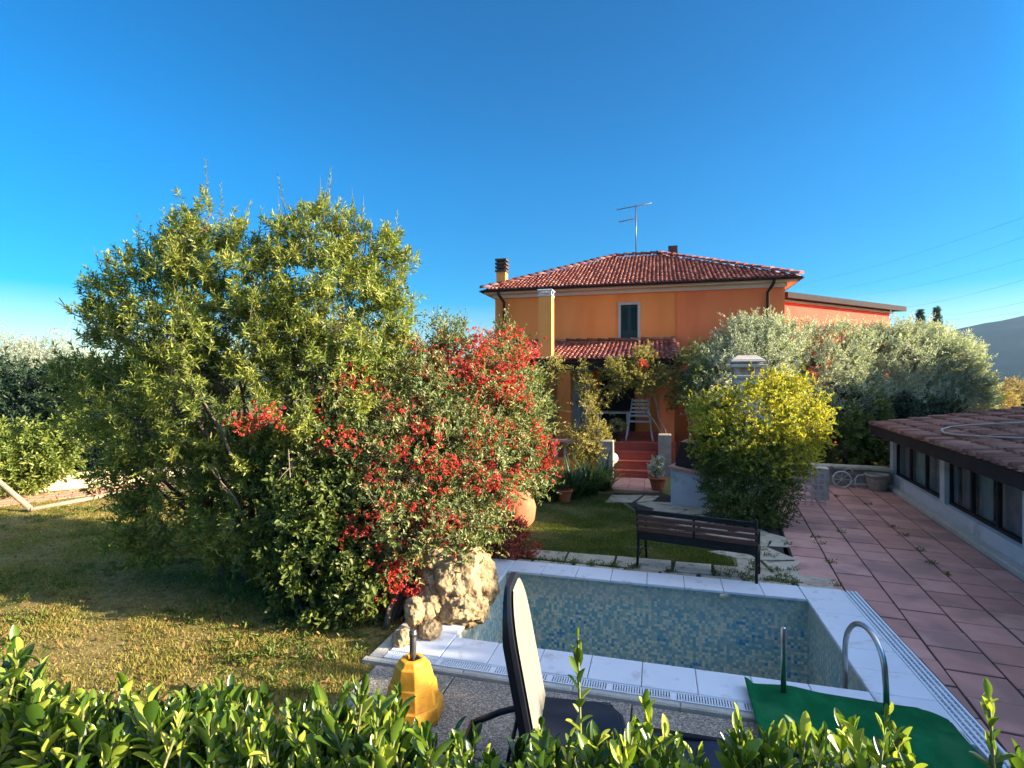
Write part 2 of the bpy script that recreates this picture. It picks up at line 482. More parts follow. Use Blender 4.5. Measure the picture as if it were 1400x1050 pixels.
def mosaic_mat():
    m, nt, N, L, b = new_mat('pool mosaic')
    tc = N.new('ShaderNodeTexCoord'); mp = N.new('ShaderNodeMapping')
    mp.inputs['Rotation'].default_value = (0, 0, R(15.1))
    L.new(tc.outputs['Object'], mp.inputs['Vector'])
    sc = N.new('ShaderNodeVectorMath'); sc.operation = 'MULTIPLY_ADD'
    sc.inputs[1].default_value = (1 / 0.035,) * 3; sc.inputs[2].default_value = (0.31, 0.37, 0.41)
    L.new(mp.outputs['Vector'], sc.inputs[0])
    fl = N.new('ShaderNodeVectorMath'); fl.operation = 'FLOOR'; L.new(sc.outputs[0], fl.inputs[0])
    wn = N.new('ShaderNodeTexWhiteNoise'); wn.noise_dimensions = '3D'; L.new(fl.outputs[0], wn.inputs['Vector'])
    nz = N.new('ShaderNodeTexNoise'); nz.inputs['Scale'].default_value = 1.5; nz.inputs['Detail'].default_value = 3
    L.new(tc.outputs['Object'], nz.inputs['Vector'])
    ad = N.new('ShaderNodeMath'); ad.operation = 'MULTIPLY_ADD'; ad.inputs[1].default_value = 0.75
    mm = N.new('ShaderNodeMapRange'); mm.inputs['From Min'].default_value = 0.3; mm.inputs['From Max'].default_value = 0.7
    mm.inputs['To Min'].default_value = -0.03; mm.inputs['To Max'].default_value = 0.17
    L.new(nz.outputs['Fac'], mm.inputs['Value'])
    L.new(wn.outputs['Value'], ad.inputs[0]); L.new(mm.outputs['Result'], ad.inputs[2])
    rp = ramp(N, [C(228, 216, 186), C(176, 190, 172), C(206, 206, 184), C(120, 168, 172), C(150, 178, 174), C(70, 136, 176), C(28, 84, 136)],
              [0.0, 0.2, 0.36, 0.5, 0.64, 0.8, 1.0], 'CONSTANT')
    L.new(ad.outputs[0], rp.inputs['Fac'])
    # lime deposit above the old waterline
    sx = N.new('ShaderNodeSeparateXYZ'); L.new(tc.outputs['Object'], sx.inputs[0])
    mz = N.new('ShaderNodeMapRange'); mz.inputs['From Min'].default_value = -0.34; mz.inputs['From Max'].default_value = -0.08
    L.new(sx.outputs['Z'], mz.inputs['Value'])
    mk = N.new('ShaderNodeMath'); mk.operation = 'MULTIPLY'; mk.inputs[1].default_value = 0.55
    L.new(mz.outputs['Result'], mk.inputs[0])
    mx = N.new('ShaderNodeMix'); mx.data_type = 'RGBA'; L.new(mk.outputs[0], mx.inputs['Factor'])
    L.new(rp.outputs['Color'], mx.inputs['A']); mx.inputs['B'].default_value = C(178, 172, 152)
    fr = N.new('ShaderNodeVectorMath'); fr.operation = 'FRACTION'; L.new(sc.outputs[0], fr.inputs[0])
    ctr = N.new('ShaderNodeVectorMath'); ctr.operation = 'SUBTRACT'; ctr.inputs[1].default_value = (0.5, 0.5, 0.5); L.new(fr.outputs[0], ctr.inputs[0])
    ab = N.new('ShaderNodeVectorMath'); ab.operation = 'ABSOLUTE'; L.new(ctr.outputs[0], ab.inputs[0])
    s2 = N.new('ShaderNodeSeparateXYZ'); L.new(ab.outputs[0], s2.inputs[0])
    a1 = N.new('ShaderNodeMath'); a1.operation = 'MAXIMUM'; L.new(s2.outputs['X'], a1.inputs[0]); L.new(s2.outputs['Y'], a1.inputs[1])
    a2 = N.new('ShaderNodeMath'); a2.operation = 'MAXIMUM'; L.new(a1.outputs[0], a2.inputs[0]); L.new(s2.outputs['Z'], a2.inputs[1])
    gt = N.new('ShaderNodeMath'); gt.operation = 'GREATER_THAN'; gt.inputs[1].default_value = 0.455; L.new(a2.outputs[0], gt.inputs[0])
    g2 = N.new('ShaderNodeMath'); g2.operation = 'MULTIPLY'; g2.inputs[1].default_value = 0.6; L.new(gt.outputs[0], g2.inputs[0])
    mg = N.new('ShaderNodeMix'); mg.data_type = 'RGBA'; L.new(g2.outputs[0], mg.inputs['Factor'])
    L.new(mx.outputs['Result'], mg.inputs['A']); mg.inputs['B'].default_value = C(156, 160, 150)
    L.new(mg.outputs['Result'], b.inputs['Base Color'])
    b.inputs['Roughness'].default_value = 0.3
    return m
m_mosaic = mosaic_mat()

def pebble_mat():
    m, nt, N, L, b = new_mat('exposed pebble slab')
    tc = N.new('ShaderNodeTexCoord')
    vo = N.new('ShaderNodeTexVoronoi'); vo.inputs['Scale'].default_value = 105
    L.new(tc.outputs['Object'], vo.inputs['Vector'])
    sp = N.new('ShaderNodeSeparateColor'); L.new(vo.outputs['Color'], sp.inputs[0])
    rp = ramp(N, [C(88, 80, 72), C(120, 110, 98), C(142, 132, 118), C(184, 174, 158)])
    L.new(sp.outputs[0], rp.inputs['Fac']); L.new(rp.outputs['Color'], b.inputs['Base Color'])
    b.inputs['Roughness'].default_value = 0.85
    bp = N.new('ShaderNodeBump'); bp.inputs['Strength'].default_value = 0.6; bp.inputs['Distance'].default_value = 0.006; bp.invert = True
    L.new(vo.outputs['Distance'], bp.inputs['Height']); L.new(bp.outputs['Normal'], b.inputs['Normal'])
    return m
m_pebble = pebble_mat()

def rock_mat():
    m, nt, N, L, b = new_mat('porous tufa rock')
    tc = N.new('ShaderNodeTexCoord')
    nz = N.new('ShaderNodeTexNoise'); nz.inputs['Scale'].default_value = 6; nz.inputs['Detail'].default_value = 8; nz.inputs['Roughness'].default_value = 0.7
    L.new(tc.outputs['Object'], nz.inputs['Vector'])
    rp = ramp(N, [C(84, 66, 46), C(134, 112, 80), C(160, 138, 102), C(180, 162, 126)], [0.32, 0.44, 0.56, 0.7])
    L.new(nz.outputs['Fac'], rp.inputs['Fac']); L.new(rp.outputs['Color'], b.inputs['Base Color'])
    b.inputs['Roughness'].default_value = 0.95
    vo = N.new('ShaderNodeTexVoronoi'); vo.inputs['Scale'].default_value = 26; L.new(tc.outputs['Object'], vo.inputs['Vector'])
    ad = N.new('ShaderNodeMath'); ad.operation = 'MULTIPLY_ADD'; ad.inputs[1].default_value = 0.6
    L.new(vo.outputs['Distance'], ad.inputs[0]); L.new(nz.outputs['Fac'], ad.inputs[2])
    bp = N.new('ShaderNodeBump'); bp.inputs['Strength'].default_value = 0.9; bp.inputs['Distance'].default_value = 0.03
    L.new(ad.outputs[0], bp.inputs['Height']); L.new(bp.outputs['Normal'], b.inputs['Normal'])
    return m
m_rock = rock_mat()

m_lawnsoil = surf('dry lawn soil', [C(92, 82, 48), C(126, 110, 66), C(150, 130, 86)], 9, 1.0, 0.6, 60, spec=0.05, stain=(1.1, C(100, 100, 54), 0.5, 0.8))
m_grass = leafmat('grass blades', [C(92, 96, 42), C(128, 124, 58), C(164, 148, 80), C(186, 164, 108)], 0.4, 0.7, 0.15)
m_deadleaf = leafmat('fallen dry leaves', [C(96, 70, 42), C(132, 98, 60), C(160, 130, 88)], 0.2, 0.8, 0.1, tint=1.0)
m_oleander = leafmat('oleander leaf', [C(66, 88, 50), C(104, 120, 58), C(148, 152, 70), C(196, 186, 102)], 0.40, 0.38)
m_redshrub = leafmat('small pale green leaf', [C(58, 82, 44), C(92, 108, 60), C(138, 142, 88), C(186, 168, 124)], 0.32, 0.5)
m_redflower = leafmat('red flower', [C(158, 40, 34), C(192, 58, 44), C(210, 92, 72), C(190, 66, 74), C(218, 132, 104)], 0.35, 0.6, 0.2, tint=1.0)
m_orangered = leafmat('bronze red leaf', [C(120, 50, 40), C(172, 78, 62), C(196, 112, 88)], 0.3, 0.5, tint=1.0)
m_yellowleaf = leafmat('yellowing leaf', [C(84, 102, 42), C(124, 134, 46), C(172, 168, 52), C(204, 188, 70), C(146, 122, 66)], 0.4, 0.5)
m_bushgreen = leafmat('mid green bush leaf', [C(60, 74, 34), C(90, 104, 44), C(124, 128, 58)], 0.3, 0.5)
m_olive = leafmat('silver olive leaf', [C(112, 122, 106), C(152, 160, 140), C(188, 190, 172), C(216, 214, 198)], 0.34, 0.45, 0.5)
m_vine = leafmat('vine leaf', [C(86, 92, 44), C(128, 124, 60), C(160, 144, 78), C(186, 166, 104)], 0.35, 0.5)
m_hedge = leafmat('glossy hedge leaf', [C(30, 48, 18), C(58, 84, 28), C(108, 132, 44), C(180, 184, 78), C(214, 196, 96), C(146, 108, 54)], 0.36, 0.27, 0.5, pos=[0.10, 0.38, 0.62, 0.84, 0.95, 0.995])
m_darkhedge = leafmat('dark evergreen leaf', [C(34, 52, 38), C(48, 68, 46), C(66, 86, 54)], 0.2, 0.5)
m_lightshrub = leafmat('bright green shrub leaf', [C(78, 96, 44), C(112, 126, 56), C(158, 160, 80)], 0.4, 0.4)
m_strap = leafmat('strappy dark leaf', [C(38, 58, 28), C(56, 80, 36), C(84, 104, 50)], 0.25, 0.35, 0.5)
m_conifer = leafmat('conifer needle', [C(44, 64, 48), C(62, 84, 60)], 0.2, 0.6)
m_scrub = leafmat('dry scrub leaf', [C(140, 122, 84), C(166, 146, 104), C(120, 116, 76)], 0.3, 0.7, 0.1)
m_whiteflower = leafmat('white bloom', [C(206, 206, 200), C(222, 222, 216)], 0.3, 0.6, tint=0.9)
m_hill = surf('wooded hillside', [C(16, 30, 34), C(24, 40, 44), C(36, 50, 52)], 0.012, 1.0, 0.9, 0.05, spec=0.0, detail=10)
m_ground = surf('garden earth', [C(92, 84, 56), C(112, 104, 66), C(96, 104, 58)], 0.8, 1.0, 0.4, 20, spec=0.05)

# ------------------------------------------------------------------ ground, paths
PA0, PA1, PB0, PB1 = -1.95, 1.68, 4.97, 6.94           # pool opening in the F1 frame
def inpool(a, b, e=0.0): return PA0 - e < a < PA1 + e and PB0 - e < b < PB1 + e

mb = MB()
S_ = 1500.0
inner = [F1((PA0 - 0.25, PB0 - 0.2, 0)), F1((PA1 + 0.25, PB0 - 0.2, 0)), F1((PA1 + 0.25, PB1 + 0.2, 0)), F1((PA0 - 0.25, PB1 + 0.2, 0))]
outer = [(-S_, -S_, 0), (S_, -S_, 0), (S_, S_, 0), (-S_, S_, 0)]
for k in range(4):
    mb.quad(outer[k], outer[(k + 1) % 4], inner[(k + 1) % 4], inner[k])
struct(obj('ground', mb, m_ground))

def sheet(name, pts, z, mat):
    mb = MB(); mb.poly([(p[0], p[1], z) for p in pts]); return struct(obj(name, mb, mat))
g2 = lambda px, py: tuple(G(px, py))
# lawn soil left of the pool and the shaded lawn before the porch
lawn_left = [(-10.8, 2.2), F1((-2.47, 2.5, 0))[:2], F1((-2.47, 4.39, 0))[:2], F1((-2.61, 4.4, 0))[:2], F1((-2.6, 7.45, 0))[:2], (-0.6, 7.9), (-0.3, 8.7), (0.2, 11.6), (-2, 12.5), (-9.2, 12.0), (-10.3, 11.2)]
lawn_mid = [g2(712, 766), g2(865, 779), g2(1010, 786), g2(1000, 762), g2(940, 730), g2(880, 706), g2(846, 686), g2(838, 676), g2(722, 672)]
sheet('lawn', lawn_left, 0.004, m_lawnsoil)
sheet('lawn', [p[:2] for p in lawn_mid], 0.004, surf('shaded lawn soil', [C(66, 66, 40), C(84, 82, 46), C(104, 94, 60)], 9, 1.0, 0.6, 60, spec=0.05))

def inside_poly(x, y, poly):
    c = np.zeros(len(x), bool); n = len(poly)
    for i in range(n):
        x0, y0 = poly[i][:2]; x1, y1 = poly[(i + 1) % n][:2]
        if y0 == y1: continue
        c ^= ((y0 > y) != (y1 > y)) & (x < (x1 - x0) * (y - y0) / (y1 - y0) + x0)
    return c

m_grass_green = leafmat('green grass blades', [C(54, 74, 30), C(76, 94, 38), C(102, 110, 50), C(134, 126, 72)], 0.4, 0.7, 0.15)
def grass(name, poly, n, seed, hmin, hmax, label, mat=None):
    rng = np.random.default_rng(seed)
    xs = [p[0] for p in poly]; ys = [p[1] for p in poly]
    x = rng.uniform(min(xs), max(xs), n * 3); y = min(ys) + (max(ys) - min(ys)) * rng.random(n * 3) ** 1.5
    ok = inside_poly(x, y, poly); x, y = x[ok], y[ok]
    # tufts: keep more blades where a slow wave is high
    w = np.sin(x * 2.1 + np.sin(y * 1.7) * 2) * np.sin(y * 2.6 + np.sin(x * 1.3) * 1.5) + np.sin(x * 7 + y * 5) * 0.4
    ok = rng.random(len(x)) < 0.55 + 0.4 * w; x, y = x[ok][:n], y[ok][:n]; w = w[ok][:n]
    k = len(x)
    h = (hmin + (hmax - hmin) * rng.random(k)) * (0.8 + 0.35 * w)
    ax = nrm(np.stack([rng.normal(size=k) * 0.55, rng.normal(size=k) * 0.55, np.ones(k)], 1))
    no = nrm(np.stack([rng.normal(size=k), rng.normal(size=k), rng.normal(size=k) * 0.2], 1))
    no = nrm(no - ax * np.sum(no * ax, 1, keepdims=True)); sd = np.cross(ax, no)
    B = np.stack([x, y, np.full(k, 0.002)], 1)
    wd = 0.0035 + 0.003 * rng.random(k)[:, None]
    V = np.stack([B - sd * wd, B + sd * wd, B + ax * h[:, None] + no * (h * 0.35)[:, None]], 1).reshape(-1, 3)
    o = npobj(name, V, np.arange(3 * k).reshape(-1, 3), mat or m_grass)
    stuff(o); tag(o, label, 'grass')
grass('lawn_grass', lawn_left, 230000, 1, 0.02, 0.06, 'dry sunlit lawn grass left of the pool under the big tree')
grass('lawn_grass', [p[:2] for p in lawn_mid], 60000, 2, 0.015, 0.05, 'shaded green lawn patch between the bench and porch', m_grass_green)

def litter(name, poly, n, seed, label):
    rng = np.random.default_rng(seed)
    xs = [p[0] for p in poly]; ys = [p[1] for p in poly]
    x = rng.uniform(min(xs), max(xs), n * 3); y = min(ys) + (max(ys) - min(ys)) * rng.random(n * 3) ** 1.4
    ok = inside_poly(x, y, poly); x, y = x[ok][:n], y[ok][:n]; k = len(x)
    az = rng.random(k) * 6.28
    ax = nrm(np.stack([np.cos(az), np.sin(az), rng.normal(size=k) * 0.3], 1))
    no = nrm(np.stack([rng.normal(size=k) * 0.4, rng.normal(size=k) * 0.4, np.ones(k)], 1)); no = nrm(no - ax * np.sum(no * ax, 1, keepdims=True))
    B = np.stack([x, y, 0.02 + rng.random(k) * 0.03], 1)
    V, Fq = leafgeo(B, ax, no, 0.04 + 0.04 * rng.random(k), 0.018 + 0.012 * rng.random(k), 'oval', 0.25, -0.25)
    o = npobj(name, V, Fq, m_deadleaf); stuff(o); tag(o, label, 'leaf litter')
litter('fallen_leaves', lawn_left, 5200, 3, 'brown fallen leaves scattered over the sunlit lawn')

# terracotta terrace, laid tile by tile on a dark bed
def clip(poly, f):
    out = []
    for i in range(len(poly)):
        p, q = poly[i], poly[(i + 1) % len(poly)]
        fp, fq = f(p), f(q)
        if fp >= 0: out.append(p)
        if (fp >= 0) != (fq >= 0):
            t = fp / (fp - fq); out.append((p[0] + (q[0] - p[0]) * t, p[1] + (q[1] - p[1]) * t))
    return out
rnd = random.Random(5)
mb = MB()
TS = 0.45
for i in range(-4, 6):
    x0 = 1.37 + TS * i
    off = rnd.random() * TS
    for j in range(-1, 30):
        y0 = 2.6 + off + TS * j
        g = 0.0095
        pl = [(x0 + g, y0 + g), (min(x0 + TS, 3.55) - g, y0 + g), (min(x0 + TS, 3.55) - g, y0 + TS - g), (x0 + g, y0 + TS - g)]
        if x0 > 3.5: continue
        w = [F2((p[0], p[1], 0))[:2] for p in pl]
        a, b = F1.inv(sum(p[0] for p in w) / 4, sum(p[1] for p in w) / 4)
        if b < 7.36:
            w = clip(w, lambda p: F1.inv(*p)[0] - 2.33)
        else:
            w = clip(w, lambda p: F2.inv(*p)[0] - 0.93)
        if len(w) < 3: continue
        dz = rnd.uniform(-0.004, 0.004)
        mb.prism(w, -0.02, 0.022 + dz, 0.004)
struct(obj('terrace_paving', mb, m_terra))
sheet('terrace_bed', [F1((2.31, 2.6, 0))[:2], F2((3.56, 2.2, 0))[:2], F2((3.56, 16.2, 0))[:2], F2((0.9, 16.2, 0))[:2], F2((0.9, 8.6, 0))[:2], F1((2.31, 7.35, 0))[:2]], 0.010, m_joint)

# broad leaved weeds and clover in the left lawn
def lawn_weeds():
    g = np.random.default_rng(55)
    x = g.uniform(-9, 0, 2600); y = 3 + 8 * g.random(2600) ** 1.4
    k = inside_poly(x, y, lawn_left) & (np.sin(x * 1.9 + 1.2 * np.sin(y * 2.2)) + .5 * np.sin(y * 3.1 + x) > .1)
    p = np.stack([x[k], y[k], np.full(k.sum(), .004)], 1)
    SPw = np.repeat(p, 5, 0) + g.normal(size=(len(p) * 5, 3)) * np.array([.03, .03, 0]); SDw = nrm(g.normal(size=SPw.shape) * .5 + np.array([0, 0, .8]))
    Bw, aw, nw, _ = leaves_on(g, SPw, SDw, .04, 4, (75, 45)); Vw, Fw = leafgeo(Bw, aw, nw, .05 * (.6 + .8 * g.random(len(Bw))), .016, 'oval')
    tag(stuff(npobj('weeds', Vw, Fw, m_weed)), 'low green weeds among the sunlit grass left of the pool', 'weeds')
m_weed = leafmat('lawn weed leaf', [C(66, 84, 34), C(98, 112, 46), C(140, 142, 66)], 0.35, 0.5)
lawn_weeds()

# flagstones beside the pool and up to the steps
mb = MB()
rs = random.Random(11)
def stone(pts, z=0.022):
    c = [(p[0] + rs.uniform(-0.025, 0.025), p[1] + rs.uniform(-0.025, 0.025)) for p in pts]
    out = []
    n = len(c)
    for i in range(n):
        p, q = c[i], c[(i + 1) % n]
        out.append(p); t = rs.uniform(0.35, 0.65)
        out.append((p[0] + (q[0] - p[0]) * t + rs.uniform(-0.015, 0.015), p[1] + (q[1] - p[1]) * t + rs.uniform(-0.015, 0.015)))
    mb.prism(out, 0.0, z + rs.uniform(-0.004, 0.004), 0.008)
a = -2.3
while a < 2.0:
    l = rs.uniform(0.45, 0.75)
    stone([F1((a, 7.40, 0))[:2], F1((a + l - 0.04, 7.40, 0))[:2], F1((a + l - 0.04, 7.54, 0))[:2], F1((a, 7.54, 0))[:2]])
    a += l
a = -1.9
while a < 1.55:
    l = rs.uniform(0.5, 0.85)
    stone([F1((a, 7.58, 0))[:2], F1((a + l - 0.04, 7.58, 0))[:2], F1((a + l - 0.04, 8.0, 0))[:2], F1((a, 8.0, 0))[:2]])
    a += l
def irregular(outline, cell, seed):
    """crazy paving: cells of a jittered lattice clipped to an outline"""
    r2 = random.Random(seed)
    xs = [p[0] for p in outline]; ys = [p[1] for p in outline]
    nx = int((max(xs) - min(xs)) / cell) + 2; ny = int((max(ys) - min(ys)) / cell) + 2
    P = {}
    for i in range(nx + 1):
        for j in range(ny + 1):
            P[i, j] = (min(xs) + (i - 0.5 + 0.5 * (j % 2)) * cell + r2.uniform(-0.28, 0.28) * cell, min(ys) + (j - 0.5) * cell + r2.uniform(-0.28, 0.28) * cell)
    for i in range(nx):
        for j in range(ny):
            q = [P[i, j], P[i + 1, j], P[i + 1, j + 1], P[i, j + 1]]
            cx = sum(p[0] for p in q) / 4; cy = sum(p[1] for p in q) / 4
            if not inside_poly(np.array([cx]), np.array([cy]), outline)[0]: continue
            stone([(cx + (p[0] - cx) * 0.91, cy + (p[1] - cy) * 0.91) for p in q])
path_right = [g2(1000, 806)[:2], g2(1102, 808)[:2], g2(1092, 770)[:2], g2(1080, 738)[:2], g2(1030, 728)[:2], g2(1000, 745)[:2], g2(1012, 775)[:2]]
path_steps = [g2(838, 676)[:2], g2(900, 676)[:2], g2(985, 712)[:2], g2(1085, 742)[:2], g2(1000, 748)[:2], g2(935, 722)[:2], g2(880, 700)[:2]]
irregular(path_right, 0.46, 3)
irregular(path_steps, 0.55, 4)
struct(obj('flagstone_path', mb, m_flag))
sheet('path_bed', [F1((-2.3, 7.34, 0))[:2], F1((2.3, 7.34, 0))[:2], F2((0.91, 8.7, 0))[:2], F2((0.91, 11.2, 0))[:2], g2(1085, 728)[:2], g2(1000, 707)[:2], g2(905, 674)[:2], g2(838, 674)[:2], g2(880, 706)[:2], g2(940, 730)[:2], g2(1000, 762)[:2], F1((1.7, 8.05, 0))[:2], F1((-1.95, 8.05, 0))[:2]], 0.008, m_joint)
# tufts of weed in the joints
rng = np.random.default_rng(44)
pts = []
for _ in range(60):
    u = rng.random()
    if u < 0.5: pts.append(F1((rng.uniform(-1.6, 2.2), 7.56 + rng.normal() * 0.02, 0.01)))
    elif u < 0.75: pts.append(F2((0.93 + TS * rng.integers(0, 5), rng.uniform(8, 14), 0.01)))
    else:
        p = g2(rng.uniform(1010, 1090), rng.uniform(735, 800)); pts.append((p[0], p[1], 0.01))
pts = np.array(pts)
SP = np.repeat(pts, 9, 0) + rng.normal(size=(len(pts) * 9, 3)) * np.array([0.035, 0.035, 0]); SDr = nrm(rng.normal(size=SP.shape) * 0.6 + np.array([0, 0, 0.9]))
Bq, axq, noq, _ = leaves_on(rng, SP, SDr, 0.04, 4, (70, 40))
V, Fq = leafgeo(Bq, axq, noq, 0.045, 0.014, 'diamond')
tag(stuff(npobj('weeds', V, Fq, m_bushgreen)), 'small weeds growing in the paving joints', 'weeds')

# pebble slabs between pool and hedge
mb = MB()
a = -2.45
for i in range(8):
    for j in range(2):
        mb.bbox(a + 0.006, a + 0.744, 2.55 + j * 0.93 + 0.006, 2.55 + (j + 1) * 0.93 - 0.006 - (0.0 if j == 0 else 0.02), -0.02, 0.03 + rs.uniform(-0.004, 0.004), 0.006)
    a += 0.75
mb.v = [F1(p) for p in mb.v]
struct(obj('pebble_paving', mb, m_pebble))

# brick path and low wall on the far left
mb = MB()
c0, c1 = Vector(G(-60, 693)), Vector(G(185, 664))
d = (c1 - c0).normalized(); nn = Vector((-d.y, d.x, 0))
L_ = (c1 - c0).length
rb = random.Random(2)
for j in range(8):
    x = -rb.random() * 0.2
    while x < L_ + 1:
        p = c0 + d * x + nn * (j * 0.125 - 0.62)
        q = [p, p + d * 0.235, p + d * 0.235 + nn * 0.115, p + nn * 0.115]
        mb.prism([(v.x, v.y) for v in q], -0.02, 0.018 + rb.uniform(-0.004, 0.004), 0.006)
        x += 0.245
struct(obj('brick_path', mb, m_brickpath))

# raised terrace the photo is taken from
mb = MB()
mb.hexa([(-9, -8, -0.02), (9, -8, -0.02), (4.2, 1.25, -0.02), (-9, 1.25, -0.02), (-9, -8, 0.9), (9, -8, 0.9), (4.2, 1.25, 0.9), (-9, 1.25, 0.9)])
struct(obj('upper_terrace', mb, m_ground))
t = thing('retaining_wall', 'low stone retaining wall below the clipped hedge', 'wall', (-2, 1.35, 0))
mb = MB()
rw = random.Random(9)
for j in range(5):
    x = -9.0 - rw.random() * 0.2
    while x < 4.1:
        l = rw.uniform(0.25, 0.5)
        mb.bbox(x, x + l - 0.012, 1.26, 1.42 + rw.uniform(-0.012, 0.012), j * 0.19, j * 0.19 + 0.178, 0.01)
        x += l
obj('stonework', mb, m_stone, t)

# ------------------------------------------------------------------ swimming pool
t = thing('swimming_pool', 'small empty rectangular pool lined with blue green mosaic, white tiled rim', 'pool', F1((0, 6, 0)))
DZ = -1.45
mb = MB(F1)
e = 0.02
A0, A1, B0, B1 = PA0, PA1, PB0, PB1
mb.quad((A0, B0, DZ), (A1, B0, DZ), (A1, B1, DZ), (A0, B1, DZ))
mb.quad((A0, B1, DZ), (A1, B1, DZ), (A1, B1, 0.028), (A0, B1, 0.028))
mb.quad((A1, B0, DZ), (A1, B0, 0.028), (A1, B1, 0.028), (A1, B1, DZ))
mb.quad((A0, B0, DZ), (A0, B1, DZ), (A0, B1, 0.028), (A0, B0, 0.028))
mb.quad((A0, B0, DZ), (A0, B0, 0.028), (A1, B0, 0.028), (A1, B0, DZ))
obj('basin', mb, m_mosaic, t)
mb = MB(F1)
def copingrow(a0, a1, b0, b1, n, along):
    for k in range(n):
        if along == 'a':
            mb.bbox(a0 + (a1 - a0) * k / n + 0.003, a0 + (a1 - a0) * (k + 1) / n - 0.003, b0, b1, 0.03, 0.062 + rs.uniform(-0.0015, 0.0015), 0.006)
        else:
            mb.bbox(a0, a1, b0 + (b1 - b0) * k / n + 0.003, b0 + (b1 - b0) * (k + 1) / n - 0.003, 0.03, 0.062 + rs.uniform(-0.0015, 0.0015), 0.006)
o_ = 0.025
copingrow(A0 + o_, A1 - o_, B1 - o_, 7.33, 8, 'a')
copingrow(A0 + o_, A1 - o_, 4.60, B0 + o_, 8, 'a')
copingrow(A1 - o_ + 0.006, 2.13, 4.60, 7.33, 7, 'b')
copingrow(-2.42, A0 + o_ - 0.006, 4.60, 7.33, 6, 'b')
obj('coping', mb, m_coping, t)
# overflow channel with a white grating, near side and right side
mb = MB(F1)
def channel(a0, a1, b0, b1, along):
    mb.box(a0 - (0.02 if along == 'a' else 0.0), a1, b0, b1, 0.005, 0.02)
    w = 0.012
    if along == 'a':
        mb.box(a0, a1, b0 + 0.002, b0 + w, 0.021, 0.058); mb.box(a0, a1, b1 - w, b1 - 0.002, 0.021, 0.058)
        n = int((a1 - a0) / 0.021)
        for k in range(n):
            x = a0 + (k + 0.5) * (a1 - a0) / n
            ww = 0.0055 if k % 24 else 0.016
            mb.box(x - ww, x + ww, b0 + w + 0.001, b1 - w - 0.001, 0.035, 0.055)
    else:
        n = 3
        for k in range(n + 1):
            x = a0 + (a1 - a0 - 0.02) * k / n
            mb.box(x, x + 0.02, b0, b1, 0.021, 0.056)
        k = b0
        while k < b1 - 0.02:
            mb.box(a0 + 0.021, a1 - 0.021, k, k + 0.012, 0.024, 0.045); k += 0.05
channel(-2.42, 2.13, 4.47, 4.592, 'a')
channel(2.138, 2.29, 2.9, 7.33, 'b')
obj('overflow_grating', mb, m_whiteplastic, t)
mb = MB(F1)
x = -2.6
while x < 2.1:
    l = rs.uniform(0.8, 1.1)
    mb.bbox(x, min(x + l, 2.12) - 0.004, 4.40, 4.462, -0.02, 0.058, 0.012); x += l
mb.bbox(-2.58, -2.428, 4.47, 7.34, -0.02, 0.05, 0.012)
obj('curb', mb, m_curb, t)
def handrail(base, ang, spread, rise):
    mb = MB(); b_ = Vector(base); dr = Vector((math.sin(R(ang)), math.cos(R(ang)), 0))
    pts = [b_, b_ + Vector((0, 0, .22)) + dr * .01]
    for k in range(0, 15):
        th = PI * (1 - k / 14.0)
        pts.append(b_ + dr * (spread / 2 + spread / 2 * math.cos(th) + .02) + Vector((0, 0, .30 + rise * math.sin(th) - .06 * (k / 14) ** 2)))
    pts += [b_ + dr * (spread + .02) + Vector((0, 0, -.1)), b_ + dr * (spread + .02) + Vector((0, 0, -.7))]
    mb.tube(pts, 0.021, 12)
    mb.lathe(b_, [(0.045, 0), (0.045, 0.012), (0.024, 0.02)], 16)
    return mb
hb = Vector(F1((1.66, 4.66, .062)))
obj('handrail', handrail(hb, 2, .52, .27), m_steel, t)
hb = Vector(F1((0.96, 4.70, .062)))
mb = MB(); mb.tube([hb, hb + Vector((.012, .03, .55)), hb + Vector((.0125, .031, .56))], [.021, .021, .017], 12); mb.lathe(hb, [(0.045, 0), (0.045, 0.012), (0.024, 0.02)], 16)
o = obj('rail_post', mb, m_steel, t)
mb = MB(F1)
for z in (-0.25, -0.5, -0.72):
    mb.box(1.0, 1.66, 4.98, 5.05, z - 0.015, z + 0.015)
obj('ladder_rung', mb, m_steel, t)

# green mat over the rim
t0 = F1((1.3, 4.3, 0.06))
mb = MB(F1)
NA, NB = 44, 30
grid = {}
for i in range(NA + 1):
    for j in range(NB + 1):
        u, v = i / NA, j / NB
        a = 0.66 + 1.42 * u; b = 3.35 + 1.47 * v
        if b > 4.6: z = 0.07
        elif b > 4.38: z = 0.066
        else: z = 0.066 - 0.022 * min(1, (4.38 - b) / 0.12)
        z += 0.022 * max(0, math.sin(a * 4.3 - b * 2.1 + 1)) ** 4 + 0.014 * max(0, math.sin(a * 2.2 + b * 5.2)) ** 5 + 0.006 * math.sin(a * 5 + b * 3) + 0.008 * math.sin(b * 7 - a * 2.3) * (1 - v) + 0.014
        ed = min(u, 1 - u)
        if u < 0.06: z += 0.05 * (1 - u / 0.06) ** 0.5 * (0.4 + 0.6 * v); a += 0.03 * (1 - u / 0.06)
        if v > 0.93 and u > 0.9: z -= 0.01; b -= 0.10 * ((u - 0.9) / 0.1) ** 2
        grid[i, j] = (a, b, z)
for layer, dz in ((0, 0.0), (1, -0.014)):
    base = mb.vs([(grid[i, j][0], grid[i, j][1], grid[i, j][2] + dz) for i in range(NA + 1) for j in range(NB + 1)])
    for i in range(NA):
        for j in range(NB):
            k = base + i * (NB + 1) + j
            q = (k, k + NB + 1, k + NB + 2, k + 1)
            mb.face(q if layer == 0 else q[::-1], 0, True)
n1 = (NA + 1) * (NB + 1)
